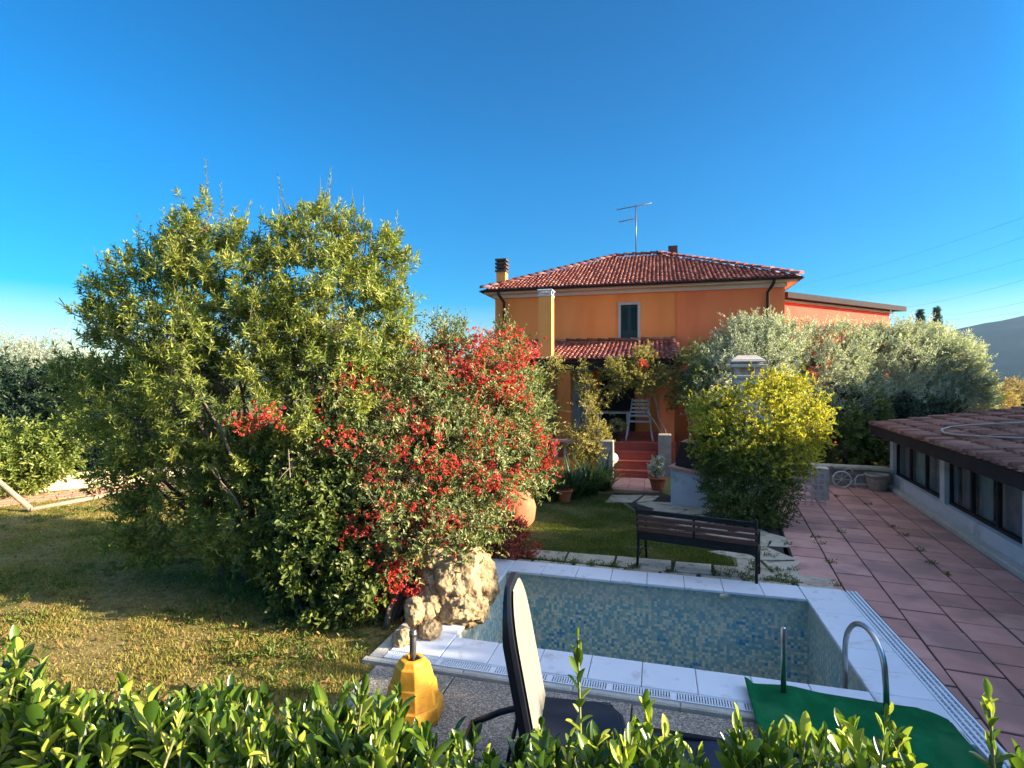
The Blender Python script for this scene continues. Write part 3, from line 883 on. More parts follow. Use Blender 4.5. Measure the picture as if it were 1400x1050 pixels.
rim = [i * (NB + 1) for i in range(NA + 1)] + [NA * (NB + 1) + j for j in range(1, NB + 1)] + [i * (NB + 1) + NB for i in range(NA - 1, -1, -1)] + [j for j in range(NB - 1, 0, -1)]
for k in range(len(rim)):
    p, q = rim[k], rim[(k + 1) % len(rim)]
    mb.face((p, p + n1, q + n1, q))
m_mat = surf('green synthetic turf', [C(0, 88, 48), C(4, 104, 58), C(24, 122, 76)], 3.2, 0.9, 0.8, 220, spec=0.15, stain=(2.2, C(58, 128, 84), 0.56, 0.5))
tag(obj('turf_mat', mb, m_mat, None, t0), 'bright green synthetic mat spread over the pool rim at the ladder', 'mat')

# ------------------------------------------------------------------ house
def barrels(mb, p0, e, s, n, wid, length, tw, tl, rad, keep, seed, lift=0.02):
    """rows of half-round clay tiles: e along the eave, s up the slope, n the slope normal"""
    r2 = random.Random(seed)
    p0, e, s, n = Vector(p0), Vector(e), Vector(s), Vector(n)
    nc = int(wid / tw); nr = int(length / tl) + 1
    for c in range(nc + 1):
        for r in range(nr):
            x = (c + 0.5) * tw; y = r * tl
            if not keep(x, y + tl * 0.5): continue
            jx = r2.uniform(-0.008, 0.008); jz = r2.uniform(0, 0.008); sk = r2.uniform(-0.012, 0.012)
            rows = []
            for k, (yy, rr, hh) in enumerate(((y - tl * 0.12, rad * 1.0, lift + 0.022), (y + tl, rad * 0.8, lift - 0.002))):
                pts = []
                for j in range(6):
                    th = PI * j / 5
                    pts.append(p0 + e * (x + jx + sk * k + rr * math.cos(th)) + s * yy + n * (hh + jz + rr * 0.75 * math.sin(th)))
                rows.append(pts)
            i = mb.vs([tuple(q) for q in rows[0] + rows[1]])
            for j in range(5):
                mb.face((i + j, i + j + 1, i + 6 + j + 1, i + 6 + j), 0, True)
            mb.face([i + j for j in range(5, -1, -1)])
            # concave channel tile between the barrels
            q0 = x + tw * 0.5
            i = mb.vs([tuple(p0 + e * (q0 - tw * 0.5) + s * (y - tl * 0.1) + n * (lift * 0.4 + 0.012)), tuple(p0 + e * (q0 + tw * 0.5) + s * (y - tl * 0.1) + n * (lift * 0.4 + 0.012)),
                       tuple(p0 + e * (q0 + tw * 0.5) + s * (y + tl) + n * (lift * 0.4 - 0.004)), tuple(p0 + e * (q0 - tw * 0.5) + s * (y + tl) + n * (lift * 0.4 - 0.004))])
            mb.face((i, i + 1, i + 2, i + 3))
def caps(mb, a, b, rad, step, seed):
    r2 = random.Random(seed)
    a, b = Vector(a), Vector(b); d = (b - a).normalized(); L_ = (b - a).length
    w = d.cross(Vector((0, 0, 1))).normalized(); u = w.cross(d)
    k = 0.0
    while k < L_:
        jz = r2.uniform(0, 0.015)
        rows = []
        for yy, rr, hh in ((k - 0.04, rad, 0.03), (k + step, rad * 0.8, 0.0)):
            rows += [tuple(a + d * yy + w * rr * math.cos(PI * j / 6) + u * (rr * 0.8 * math.sin(PI * j / 6) + hh + jz)) for j in range(7)]
        i = mb.vs(rows)
        for j in range(6): mb.face((i + j, i + j + 1, i + 8 + j, i + 7 + j), 0, True)
        mb.face([i + j for j in range(6, -1, -1)])
        k += step

HA0, HA1, HB0, HB1 = -5.66, 3.84, 18.65, 27.65
ZE = 5.62
OV = 0.36
SEAM = 0.60          # where the paint changes
house = thing('house', 'two storey orange house with hipped clay tile roof and porch, behind the garden', 'house', F1((-0.9, 23, 0)))
mb = MB(F1)
# front wall with the window opening
WA0, WA1, WZ0, WZ1 = -1.22, -0.66, 3.92, 5.10
def wallquad(a0, a1, z0, z1): mb.quad((a0, HB0, z0), (a1, HB0, z0), (a1, HB0, z1), (a0, HB0, z1))
wallquad(HA0, WA0, 0, ZE); wallquad(WA0, WA1, 0, WZ0); wallquad(WA0, WA1, WZ1, ZE); wallquad(WA1, SEAM, 0, ZE)
mb.quad((HA0, HB1, 0), (HA0, HB0, 0), (HA0, HB0, ZE), (HA0, HB1, ZE))
mb.quad((HA1, HB1, 0), (HA0, HB1, 0), (HA0, HB1, ZE), (HA1, HB1, ZE))
for q in (((WA0, HB0, WZ0), (WA0, HB0 + .2, WZ0), (WA0, HB0 + .2, WZ1), (WA0, HB0, WZ1)), ((WA1, HB0 + .2, WZ0), (WA1, HB0, WZ0), (WA1, HB0, WZ1), (WA1, HB0 + .2, WZ1)),
          ((WA0, HB0 + .2, WZ1), (WA1, HB0 + .2, WZ1), (WA1, HB0, WZ1), (WA0, HB0, WZ1)), ((WA0, HB0, WZ0), (WA1, HB0, WZ0), (WA1, HB0 + .2, WZ0), (WA0, HB0 + .2, WZ0))):
    mb.quad(*q)
obj('wall', mb, m_plaster, house)
mb = MB(F1)
mb.box(SEAM, HA1, HB0 - 0.03, HB1 - 0.02, 0, ZE)
w2 = obj('wall', mb, m_plaster_red, house); w2['label'] = 'redder orange right half of the front wall'
# window
mb = MB(F1)
f = 0.085
for a0, a1, z0, z1 in ((WA0 - f, WA0, WZ0 - 0.0, WZ1 + f), (WA1, WA1 + f, WZ0, WZ1 + f), (WA0 + 0.001, WA1 - 0.001, WZ1, WZ1 + f - 0.002)):
    mb.box(a0, a1, HB0 - 0.03, HB0 + 0.02, z0, z1)
mb.box(WA0 - f - 0.03, WA1 + f + 0.03, HB0 - 0.07, HB0 + 0.02, WZ0 - 0.07, WZ0 - 0.002)
win = obj('window', mb, m_trimgrey, house)
mb = MB(F1)
mid = (WA0 + WA1) / 2
for a0, a1 in ((WA0 + 0.005, mid - 0.003), (mid + 0.003, WA1 - 0.005)):
    mb.box(a0, a1, HB0 + 0.06, HB0 + 0.10, WZ0 + 0.005, WZ1 - 0.005)
    for (x0, x1, z0, z1) in ((a0, a0 + 0.06, WZ0 + .01, WZ1 - .01), (a1 - 0.06, a1, WZ0 + .01, WZ1 - .01), (a0 + .061, a1 - .061, WZ1 - .09, WZ1 - .01), (a0 + .061, a1 - .061, WZ0 + .01, WZ0 + .30), ):
        mb.box(x0, x1, HB0 + 0.035, HB0 + 0.061, z0, z1)
    z = WZ0 + 0.33
    while z < WZ1 - 0.12:
        mb.hexa([(a0 + .062, HB0 + .04, z), (a1 - .062, HB0 + .04, z), (a1 - .062, HB0 + .058, z + .028), (a0 + .062, HB0 + .058, z + .028),
                 (a0 + .062, HB0 + .044, z + .006), (a1 - .062, HB0 + .044, z + .006), (a1 - .062, HB0 + .06, z + .034), (a0 + .062, HB0 + .06, z + .034)])
        z += 0.042
obj('shutter', mb, m_shutter, win)

# roof: underlay slabs, barrel tiles, hip and ridge caps
RZ = 7.72; RA0, RA1 = -1.72, 0.02; RB = (HB0 + HB1) / 2
EA0, EA1, EB0, EB1 = HA0 - OV, HA1 + OV, HB0 - OV, HB1 + OV
ez = 5.74
mb = MB(F1)
for q in (((EA0, EB0, ez), (EA1, EB0, ez), (RA1, RB, RZ), (RA0, RB, RZ)), ((EA1, EB1, ez), (EA0, EB1, ez), (RA0, RB, RZ), (RA1, RB, RZ))):
    mb.poly(q)
mb.poly(((EA0, EB1, ez), (EA0, EB0, ez), (RA0, RB, RZ))); mb.poly(((EA1, EB0, ez), (EA1, EB1, ez), (RA1, RB, RZ)))
mb.quad((EA0, EB0, ez - .03), (EA0, EB1, ez - .03), (EA1, EB1, ez - .03), (EA1, EB0, ez - .03))
roof = obj('roof', mb, m_underroof, house)
mb = MB()
def slope(pL, pR, tL, tR, seed):
    pL, pR, tL, tR = [Vector(F1(p)) for p in (pL, pR, tL, tR)]
    e = (pR - pL).normalized(); wid = (pR - pL).length
    t = (tL + tR) / 2 - (pL + pR) / 2
    s = (t - e * t.dot(e)).normalized(); n = e.cross(s)
    L_ = (t - e * t.dot(e)).length
    xl, xr = (tL - pL).dot(e), (tR - pL).dot(e)
    keep = lambda x, y: xl * y / L_ < x < wid - (wid - xr) * y / L_ and y < L_
    barrels(mb, pL, e, s, n, wid, L_, 0.138, 0.26, 0.050, keep, seed)
slope((EA0, EB0, ez), (EA1, EB0, ez), (RA0, RB, RZ), (RA1, RB, RZ), 1)
slope((EA1, EB0, ez), (EA1, EB1, ez), (RA1, RB, RZ), (RA1, RB, RZ), 2)
slope((EA0, EB1, ez), (EA0, EB0, ez), (RA0, RB, RZ), (RA0, RB, RZ), 3)
obj('roof_tiles', mb, m_rooftile, roof)
mb = MB()
for p, q, sd in (((RA0, RB, RZ), (RA1, RB, RZ), 1), ((EA0, EB0, ez), (RA0, RB, RZ), 2), ((EA1, EB0, ez), (RA1, RB, RZ), 3), ((EA0, EB1, ez), (RA0, RB, RZ), 4), ((EA1, EB1, ez), (RA1, RB, RZ), 5)):
    u, v = Vector(F1(p)), Vector(F1(q)); u.z += 0.05; v.z += 0.05
    caps(mb, u, v, 0.12, 0.36, sd)
obj('ridge_tiles', mb, m_rooftile, roof)
mb = MB(F1)
mb.box(EA0 + .04, EA1 - .04, EB0 + .05, HB0 - 0.032, ez - .13, ez - .035)
mb.box(EA0 + .04, HA0 - .002, HB0 - .03, EB1 - .04, ez - .13, ez - .035)
mb.box(HA1 + .002, EA1 - .04, HB0 - .03, EB1 - .04, ez - .13, ez - .035)
mb.box(HA0 - .06, HA1 + .06, HB0 - .10, HB0 - .033, ez - .26, ez - .132)
obj('eave_soffit', mb, m_soffit, house)
mb = MB(F1)
def gutter(p, q, out):
    p, q = Vector(p), Vector(q); o = Vector(out)
    pts = []
    for j in range(7):
        th = PI * j / 6
        pts.append((o * (0.055 - 0.06 * math.cos(th)), -0.065 * math.sin(th)))
    i0 = mb.vs([tuple(p + a + Vector((0, 0, z))) for a, z in pts]); i1 = mb.vs([tuple(q + a + Vector((0, 0, z))) for a, z in pts])
    for j in range(6): mb.face((i0 + j, i1 + j, i1 + j + 1, i0 + j + 1), 0, True)
gutter((EA0 - .05, EB0, ez - .01), (EA1 + .05, EB0, ez - .01), (0, -1, 0))
gutter((EA1, EB0 - .05, ez - .01), (EA1, EB1, ez - .01), (1, 0, 0))
gutter((EA0, EB0 - .05, ez - .01), (EA0, EB1, ez - .01), (-1, 0, 0))
obj('gutter', mb, m_brown, house)
for a in (HA0 + 0.36, HA1 - 0.5):
    mb = MB(F1)
    mb.tube([(a - .12 * (1 if a < 0 else -1), EB0 - .06, ez - .07), (a - .12 * (1 if a < 0 else -1), EB0 - .04, ez - .16), (a, HB0 - .09, ez - .42), (a, HB0 - .09, 4.6), (a, HB0 - .09, 0.2)], 0.05, 10)
    obj('downpipe', mb, m_brown, house)
# chimneys
def chimney(a, b, w, z0, z1, zc, matbody, label=None, layered=True):
    mb = MB(F1); mb.box(a - w, a + w, b - w, b + w, z0, z1)
    ch = obj('chimney', mb, matbody, house)
    if label: ch['label'] = label
    mb = MB(F1)
    z = z1 + .002
    if layered:
        k = 0
        while z < zc - 0.02:
            e = 0.04 if k % 2 == 0 else -0.03
            h = 0.075 if k % 2 == 0 else 0.06
            mb.box(a - w - e, a + w + e, b - w - e, b + w + e, z, z + h - .002); z += h; k += 1
    else:
        mb.box(a - w - .02, a + w + .02, b - w - .02, b + w + .02, z, zc)
    obj('chimney_cap', mb, m_capmetal, ch)
chimney(HA0 + 0.13, HB0 + 0.45, 0.17, 5.6, 6.5, 6.98, m_ochre)
chimney(-4.6, 22.0, 0.14, 5.6, 6.55, 6.82, m_capmetal)
chimney(0.62, 24.5, 0.17, 7.0, 7.92, 8.34, m_trimgrey, layered=False)
# flue of the porch oven: ochre stack through the porch roof
PB = 15.35           # porch front edge
cA, cB, cw = -3.3, 16.25, 0.20
mb = MB(F1); mb.box(cA - cw, cA + cw, cB - cw, cB + cw, 3.0, 5.10)
ch = obj('chimney', mb, m_ochre, house); ch['label'] = 'tall square yellow stack through the porch roof'
mb = MB(F1)
mb.box(cA - cw - .02, cA + cw + .02, cB - cw - .02, cB + cw + .02, 5.102, 5.14)
for sx in (-1, 1):
    for sy in (-1, 1):
        mb.box(cA + sx * 0.17 - .03, cA + sx * 0.17 + .03, cB + sy * 0.17 - .03, cB + sy * 0.17 + .03, 5.142, 5.26)
mb.bbox(cA - cw - .03, cA + cw + .03, cB - cw - .03, cB + cw + .03, 5.262, 5.31, .015)
for k in (-.09, 0, .09): mb.box(cA + k - .012, cA + k + .012, cB - .19, cB - .17, 5.142, 5.26)
obj('chimney_cap', mb, m_whitewall, ch)

# porch
FZ = 0.84
mb = MB(F1)
mb.box(-6.6, 0.46, PB, HB0 - .031, 0.0, FZ - .03)
mb.box(-6.62, 0.48, PB - .02, HB0 - .031, FZ - .028, FZ)
pf = obj('porch_floor', mb, m_step, house)
s0, s1 = F1.inv(*g2(833, 654)), F1.inv(*g2(895, 654))
SA0, SA1 = -1.30, -0.05
for k in range(4):
    mb = MB(F1)
    zt = FZ - 0.21 * k - 0.21
    mb.box(SA0, SA1, PB - 0.02 - 0.3 * (k + 1), PB - 0.022 - 0.3 * k if k else PB - .021, 0.0, zt - .03) if zt > 0.05 else None
    if zt > 0.05:
        mb.box(SA0 - .01, SA1 + .01, PB - 0.02 - 0.3 * (k + 1) - .025, PB - 0.022 - 0.3 * k - (0.026 if k else 0), zt - .028, zt)
        obj('step', mb, m_step, house)
mb = MB(F1)
for i in range(4):
    for j in range(6):
        x0 = SA0 - .1 + i * 0.36; y0 = 12.78 + j * 0.27
        mb.bbox(x0 + .004, x0 + .356, y0 + .004, y0 + .266, 0.0, 0.032, .004)
obj('landing', mb, m_terra, house)
# porch roof
px0, px1 = -5.9, 0.47
pz0, pz1 = 3.16, 3.84
pb0 = 15.75
mb = MB(F1)
mb.hexa([(px0, pb0, pz0 - .08), (px1, pb0, pz0 - .08), (px1, HB0 - .032, pz1 - .08), (px0, HB0 - .032, pz1 - .08), (px0, pb0, pz0), (px1, pb0, pz0), (px1, HB0 - .032, pz1), (px0, HB0 - .032, pz1)])
pr = obj('porch_roof', mb, m_underroof, house)
mb = MB()
e = Vector(F1((1, 0, 0))); sl = Vector(F1((0, HB0 - pb0, pz1 - pz0))); L_ = sl.length; sl.normalize()
barrels(mb, F1((px0, pb0 - .04, pz0)), e, sl, e.cross(sl), px1 - px0, L_ - .05, 0.138, 0.26, 0.050,
        lambda x, y: y < L_ - .1 and not (abs(x + px0 - cA) < cw + .05 and abs(y + pb0 - cB) < cw + .1), 9)
caps(mb, F1((px0, HB0 - .12, pz1 + .04)), F1((px1, HB0 - .12, pz1 + .04)), 0.1, 0.36, 5)
caps(mb, F1((px1, pb0, pz0 + .05)), F1((px1, HB0 - .1, pz1 + .05)), 0.1, 0.36, 6)
obj('porch_tiles', mb, m_rooftile, pr)
mb = MB(F1)
mb.box(px0 + .05, px1 - .05, pb0 + .06, pb0 + .22, pz0 - .30, pz0 - .085)
for a in np.arange(px0 + .3, px1, .6): mb.box(a - .04, a + .04, pb0 + .24, HB0 - .04, pz0 - .2, pz0 - .085)
obj('porch_beam', mb, m_brown, house)
for a, w in ((-2.68, 0.19), (-5.6, 0.19)):
    mb = MB(F1); mb.box(a - w, a + w, pb0 + .06, pb0 + .06 + 2 * w, FZ, pz0 - .302)
    mb.bbox(a - w - .03, a + w + .03, pb0 + .03, pb0 + .09 + 2 * w, FZ + .001, FZ + .12, .02)
    obj('porch_column', mb, m_plaster, house)
mb = MB(F1); mb.box(0.05, 0.44, pb0 + .06, pb0 + .5, FZ - .2, pz0 - .302); obj('porch_column', mb, m_plaster_red, house)
# porch wall behind with glazed doors
mb = MB(F1)
mb.box(-3.0, -2.2, HB0 - .08, HB0 - .032, FZ, FZ + 2.1)
for x in (-2.98, -2.62, -2.26): mb.box(x - .04, x + .04, HB0 - .12, HB0 - .082, FZ + .001, FZ + 2.1)
for z in (FZ + .06, FZ + 1.0, FZ + 2.05): mb.box(-2.94, -2.3, HB0 - .11, HB0 - .082, z - .04, z + .04)
obj('porch_door', mb, m_whitewall, house)
mb = MB(F1); mb.box(-1.9, -0.75, HB0 - .07, HB0 - .032, FZ, FZ + 2.15); dd = obj('porch_door', mb, m_dark, house); dd['label'] = 'dark panel painted as a shadowed doorway under the porch'  # solid panel on the wall, doorway shade put into its dark colour
# newel pillar on the right of the steps
mb = MB(F1); mb.bbox(0.0, 0.34, PB - .42, PB - .03, 0, 1.12, .02); obj('newel_pillar', mb, m_stone, house)

# annex on the right
an = thing('annex', 'low flat roofed red annex joined to the right end of the house', 'building', (11, 21, 0))
p0 = Vector((9.25, 18.75, 0)); dv = Vector((.872, .489, 0)); nv = Vector((-.489, .872, 0))
TA = lambda p: tuple(p0 + dv * p[0] + nv * p[1] + Vector((0, 0, p[2])))
mb = MB(TA); mb.box(0, 7.2, 0, 6, 0, 5.28); obj('wall', mb, m_plaster_annex, an)
mb = MB(TA); mb.box(-.05, 7.3, -.10, 6.1, 5.285, 5.36); obj('cornice', mb, m_trimgrey, an)
mb = MB(TA); mb.hexa([(-.1, -.4, 5.365), (7.7, -.4, 5.365), (7.7, 6.4, 5.9), (-.1, 6.4, 5.9), (-.1, -.4, 5.56), (7.7, -.4, 5.56), (7.7, 6.4, 6.02), (-.1, 6.4, 6.02)])
obj('roof', mb, m_brown, an)

# television aerial
at = thing('aerial', 'thin grey television aerial standing on the roof ridge', 'aerial', F1((-1.0, RB, RZ)))
b0 = A(869.5, 352, 22.6); b1 = A(869.5, 279, 22.6)
mb = MB(); mb.tube([b0, b1], 0.022, 8); obj('mast', mb, m_grey_tube, at)
for (xa, ya, xb, yb, n, el) in ((843, 287, 891, 277.5, 9, .38), (846, 303.5, 872, 298, 5, .6)):
    mb = MB(); u, v = A(xa, ya, 22.6), A(xb, yb, 22.3)
    mb.tube([u, v], 0.016, 6)
    for k in range(n):
        c = u.lerp(v, (k + .3) / n); w = Vector((.25, .95, 0)) * el * (0.6 + .4 * k / n)
        mb.tube([c - w, c + w], 0.007, 5)
    obj('aerial_boom', mb, m_grey_tube, at)

# ------------------------------------------------------------------ low building on the right
ob = thing('outbuilding', 'long low white outbuilding with dark glazing under a brown tiled roof', 'outbuilding', F2((6, 10, 0)))
WAL = 3.72; OB1 = 15.5; OB0 = 3.0
mb = MB(F2)
mb.box(WAL, WAL + .22, OB0, OB1, 0, 0.30)
mb.box(WAL - .012, WAL + .232, OB0, OB1 + .01, 0.302, 0.33)
mb.box(WAL + .22, 9.2, OB1 - .22, OB1, 0, 1.42)
mb.box(8.98, 9.2, OB0, OB1 - .23, 0, 1.42)
mb.box(WAL + .23, 8.97, OB0, OB0 + .2, 0, 1.42)
mb.box(WAL + .23, 8.97, OB0 + .21, OB1 - .23, -.02, 0.02)
obj('wall', mb, m_whitewall, ob)
mb = MB(F2); mb.bbox(3.57, WAL - .002, OB0, OB1 - .1, -.02, 0.10, .01); obj('plinth', mb, m_trimgrey, ob)
posts = [OB1 - .12, 12.15, 9.15, 6.15, OB0 + .15]
for b in posts:
    mb = MB(F2); mb.box(WAL + .01, WAL + .21, b - .12, b + .12, 0.332, 1.30); obj('pillar', mb, m_whitewall, ob)
for k in range(len(posts) - 1):
    b1_, b0_ = posts[k] - .122, posts[k + 1] + .122
    mb = MB(F2)
    mb.box(WAL + .08, WAL + .14, b0_, b1_, 0.332, 0.38); mb.box(WAL + .08, WAL + .14, b0_, b1_, 1.24, 1.298)
    n = 3
    for i in range(n + 1):
        x = b0_ + (b1_ - b0_) * i / n
        mb.box(WAL + .082, WAL + .138, max(b0_ + .001, x - .03), min(b1_ - .001, x + .03), 0.382, 1.238)
    wn_ = obj('window', mb, m_brown, ob)
    mb = MB(F2); mb.quad((WAL + .11, b1_, .38), (WAL + .11, b0_, .38), (WAL + .11, b0_, 1.24), (WAL + .11, b1_, 1.24)); obj('pane', mb, m_glass, wn_)
    for (u0, u1, mm) in ((0.06, 0.46, m_curtain), (0.54, 0.70, m_tealcurtain), (0.78, 0.95, m_curtain)):
        mb = MB(F2); c0, c1 = b0_ + (b1_ - b0_) * u0, b0_ + (b1_ - b0_) * u1
        nn_ = 40; base = mb.vs([(WAL + .25 + .02 * math.sin(i * 1.1) + .01 * math.sin(i * 2.7), c0 + (c1 - c0) * i / nn_, z) for i in range(nn_ + 1) for z in (0.34, 1.28)])
        for i in range(nn_): mb.face((base + 2 * i, base + 2 * i + 2, base + 2 * i + 3, base + 2 * i + 1), 0, True)
        obj('curtain', mb, mm, wn_)
RE, RRid, zE, zR = 3.40, 8.6, 1.46, 2.22
mb = MB(F2)
mb.hexa([(RE + .04, OB0 - .2, zE - .06), (RRid, OB0 - .2, zR - .06), (RRid, OB1 + .22, zR - .06), (RE + .04, OB1 + .22, zE - .06), (RE + .04, OB0 - .2, zE), (RRid, OB0 - .2, zR), (RRid, OB1 + .22, zR), (RE + .04, OB1 + .22, zE)])
mb.hexa([(RRid + .001, OB0 - .2, zR - .06), (RRid + 1.6, OB0 - .2, zE + .3), (RRid + 1.6, OB1 + .22, zE + .3), (RRid + .001, OB1 + .22, zR - .06), (RRid + .001, OB0 - .2, zR), (RRid + 1.6, OB0 - .2, zE + .36), (RRid + 1.6, OB1 + .22, zE + .36), (RRid + .001, OB1 + .22, zR)])
rf = obj('roof', mb, m_underroof, ob)
mb = MB()
e = -Vector(F2((0, 1, 0))); sv = Vector(F2((RRid - RE, 0, zR - zE))); L_ = sv.length; sv.normalize()
barrels(mb, F2((RE - .02, OB1 + .2, zE)), e, sv, e.cross(sv), OB1 - OB0 + .4, L_ + .1, 0.235, 0.40, 0.088, lambda x, y: y < L_ + .1, 4)
caps(mb, F2((RRid, OB1 + .2, zR + .06)), F2((RRid, OB0, zR + .06)), 0.12, 0.38, 3)
obj('roof_tiles', mb, m_rooftile_dark, rf)
mb = MB(F2)
mb.box(RE - .02, RE + .03, OB0 - .2, OB1 + .22, zE - .22, zE - .01)
mb.box(RE + .032, WAL - .02, OB0 - .2, OB1 + .2, zE - .20, zE - .07)
mb.box(WAL - .015, WAL + .25, OB0, OB1 + .18, 1.302, zE - .05)
mb.hexa([(RE, OB1 + .222, zE - .2), (RRid, OB1 + .222, zR - .2), (RRid, OB1 + .26, zR - .2), (RE, OB1 + .26, zE - .2), (RE, OB1 + .222, zE - .01), (RRid, OB1 + .222, zR - .01), (RRid, OB1 + .26, zR - .01), (RE, OB1 + .26, zE - .01)])
obj('fascia', mb, m_brown, ob)
# hose lying on its roof
mb = MB()
def onroof(px, py):
    # intersect the ray with the roof plane
    dx, dz = (px - 700) / FPX, -(py - HZ) / FPX
    k = (zR - zE) / (RRid - RE)
    # a = d*(dx*c - s); z = H + d*dz = zE + k*(a-RE) + .09
    ca = dx * F2.c - F2.s
    d = (zE + k * (-RE) + 0.13 - H) / (dz - k * ca)
    return Vector((dx * d, d, H + dz * d))
hp = [(1420, 577), (1370, 579), (1330, 581), (1300, 583.5), (1287, 587), (1290, 591.5), (1310, 594.5), (1340, 596.5), (1400, 599), (1430, 600)]
mb.tube([onroof(*p) for p in hp], 0.016, 8)
tag(obj('garden_hose', mb, m_hose, None, onroof(1300, 584)), 'white hose curled on the brown tiled outbuilding roof', 'hose')

# ------------------------------------------------------------------ bench
bt = thing('garden_bench', 'black iron garden bench with reddish wood back slats, seen from behind', 'bench', G(950, 792))
L0, L1 = Vector(G(871, 778)), Vector(G(1034, 805))
bx = (L1 - L0).normalized(); by = Vector((-bx.y, bx.x, 0))        # by points to the seat side
BL = (L1 - L0).length
TB = lambda p: tuple(L0 + bx * p[0] + by * p[1] + Vector((0, 0, p[2])))
for x in (0.0, BL):
    mb = MB(TB)
    r = 0.018
    mb.tube([(x, 0.0, 0), (x, 0.06, 0.25), (x, 0.07, 0.42), (x, 0.02, 0.62), (x, -0.05, 0.84)], [r, r, r * 1.2, r, r * .8], 8)
    mb.tube([(x, 0.52, 0), (x, 0.47, 0.2), (x, 0.46, 0.40)], [r, r, r * 1.2], 8)
    mb.tube([(x, 0.07, 0.40), (x, 0.25, 0.385), (x, 0.47, 0.40)], r, 8)
    mb.tube([(x, 0.01, 0.62), (x, 0.2, 0.65), (x, 0.40, 0.63), (x, 0.50, 0.58), (x, 0.47, 0.42)], [r, r, r, r * 1.1, r * .8], 8)
    mb.tube([(x, 0.05, 0.15), (x, 0.25, 0.22), (x, 0.48, 0.15)], r * .6, 6)
    mb.lathe((x, -0.055, 0.84), [(0.012, 0), (0.024, 0.015), (0.012, 0.035)], 10)
    obj('side_frame', mb, m_iron, bt)
def slat(y0, z0, y1, z1, th, mat, name, lean=None):
    mb = MB(TB)
    d = Vector((0, y1 - y0, z1 - z0)); n = Vector((0, -d.z, d.y)).normalized() * th
    for xx in ((-0.01, BL + .01),):
        p = [(xx[0], y0, z0), (xx[1], y0, z0), (xx[1], y0 + n.y, z0 + n.z), (xx[0], y0 + n.y, z0 + n.z), (xx[0], y1, z1), (xx[1], y1, z1), (xx[1], y1 + n.y, z1 + n.z), (xx[0], y1 + n.y, z1 + n.z)]
        mb.hexa(p)
    return obj(name, mb, mat, bt)
for z0, z1, mt in ((0.775, 0.835, m_iron), (0.695, 0.745, m_wood), (0.615, 0.668, m_wood), (0.525, 0.585, m_wood)):
    yy = lambda z: 0.06 - 0.11 * max(0, (z - 0.45)) / 0.4 + 0.008
    slat(yy(z0), z0, yy(z1), z1, 0.022, mt, 'back_slat')
mb = MB(TB); mb.box(0.02, BL - .02, 0.045, 0.058, 0.40, 0.525); mb.tube([(.05, .05, .40), (BL / 2, .05, .47), (BL - .05, .05, .40)], .008, 6); mb.box(BL / 2 - .015, BL / 2 + .015, 0.0, 0.012, 0.50, 0.80)
obj('back_panel', mb, m_iron, bt)
for y in (0.10, 0.185, 0.27, 0.355, 0.43):
    mb = MB(TB); mb.bbox(-0.01, BL + .01, y, y + .07, 0.405, 0.428, .005); obj('seat_slat', mb, m_wood, bt)

# ------------------------------------------------------------------ parasol base
c = Vector((-0.76, 4.14, 0.033))
ub = thing('parasol_base', 'faded yellow octagonal plastic parasol base with grey tube stub', 'parasol base', c)
mb = MB()
n = 8
prof = [(0.265, 0.0), (0.275, 0.03), (0.262, 0.12), (0.235, 0.125), (0.205, 0.26), (0.19, 0.262), (0.15, 0.39), (0.125, 0.40), (0.105, 0.43), (0.062, 0.435), (0.055, 0.40)]
rings = [mb.vs([(c.x + .88 * r * math.cos(2 * PI * (j + .35) / n), c.y + .88 * r * math.sin(2 * PI * (j + .35) / n), c.z + z) for j in range(n)]) for r, z in prof]
for k in range(len(rings) - 1):
    for j in range(n): mb.face((rings[k] + j, rings[k] + (j + 1) % n, rings[k + 1] + (j + 1) % n, rings[k + 1] + j))
mb.face([rings[0] + j for j in reversed(range(n))]); mb.face([rings[-1] + j for j in range(n)])
o = obj('body', mb, m_yellow, ub)
bm_ = o.modifiers.new('bevel', 'BEVEL'); bm_.width = 0.004; bm_.segments = 2; bm_.limit_method = 'ANGLE'; bm_.angle_limit = R(20)
mb = MB(); mb.tube([c + Vector((0, 0, 0.30)), c + Vector((0.004, 0, 0.645)), c + Vector((0.004, 0, 0.65))], [0.026, 0.026, 0.022], 16); mb.tube([c + Vector((0.003, 0, .60)), c + Vector((0.003, 0, .635))], 0.031, 16)
mb.tube([c + Vector((0.03, 0, 0.44)), c + Vector((0.07, -.02, 0.445))], 0.009, 8)
obj('tube', mb, m_grey_tube, ub)

# ------------------------------------------------------------------ sun loungers
# lounger with its ribbed tan back raised
hc = Vector((0.17, 3.42, 0))
ex = Vector((math.cos(R(-9)), math.sin(R(-9)), 0)); ey = Vector((-ex.y, ex.x, 0))
TL = lambda p: tuple(hc + ex * p[0] + ey * p[1] + Vector((0, 0, p[2])))
rc = thing('reclining_chair', 'black plastic recliner with raised tan ribbed backrest by the pool edge', 'lounger', hc)
m_tan = surf('tan ribbed sling', [C(116, 110, 98), C(132, 126, 112)], 8, 0.75, 0.1, 200)
Z0, ZL = 0.43, 0.90
def backx(z): return 0.0 - 0.17 * (z - Z0) / ZL
def halfw(z):
    t = (z - Z0) / ZL
    return 0.27 * math.sqrt(max(0.0, 1 - max(0, (t - .62) / .40) ** 2.3)) if t > .62 else 0.27
zs = [Z0 + (ZL - .004) * k / 60 for k in range(61)]
mb = MB(TL)
prev = None
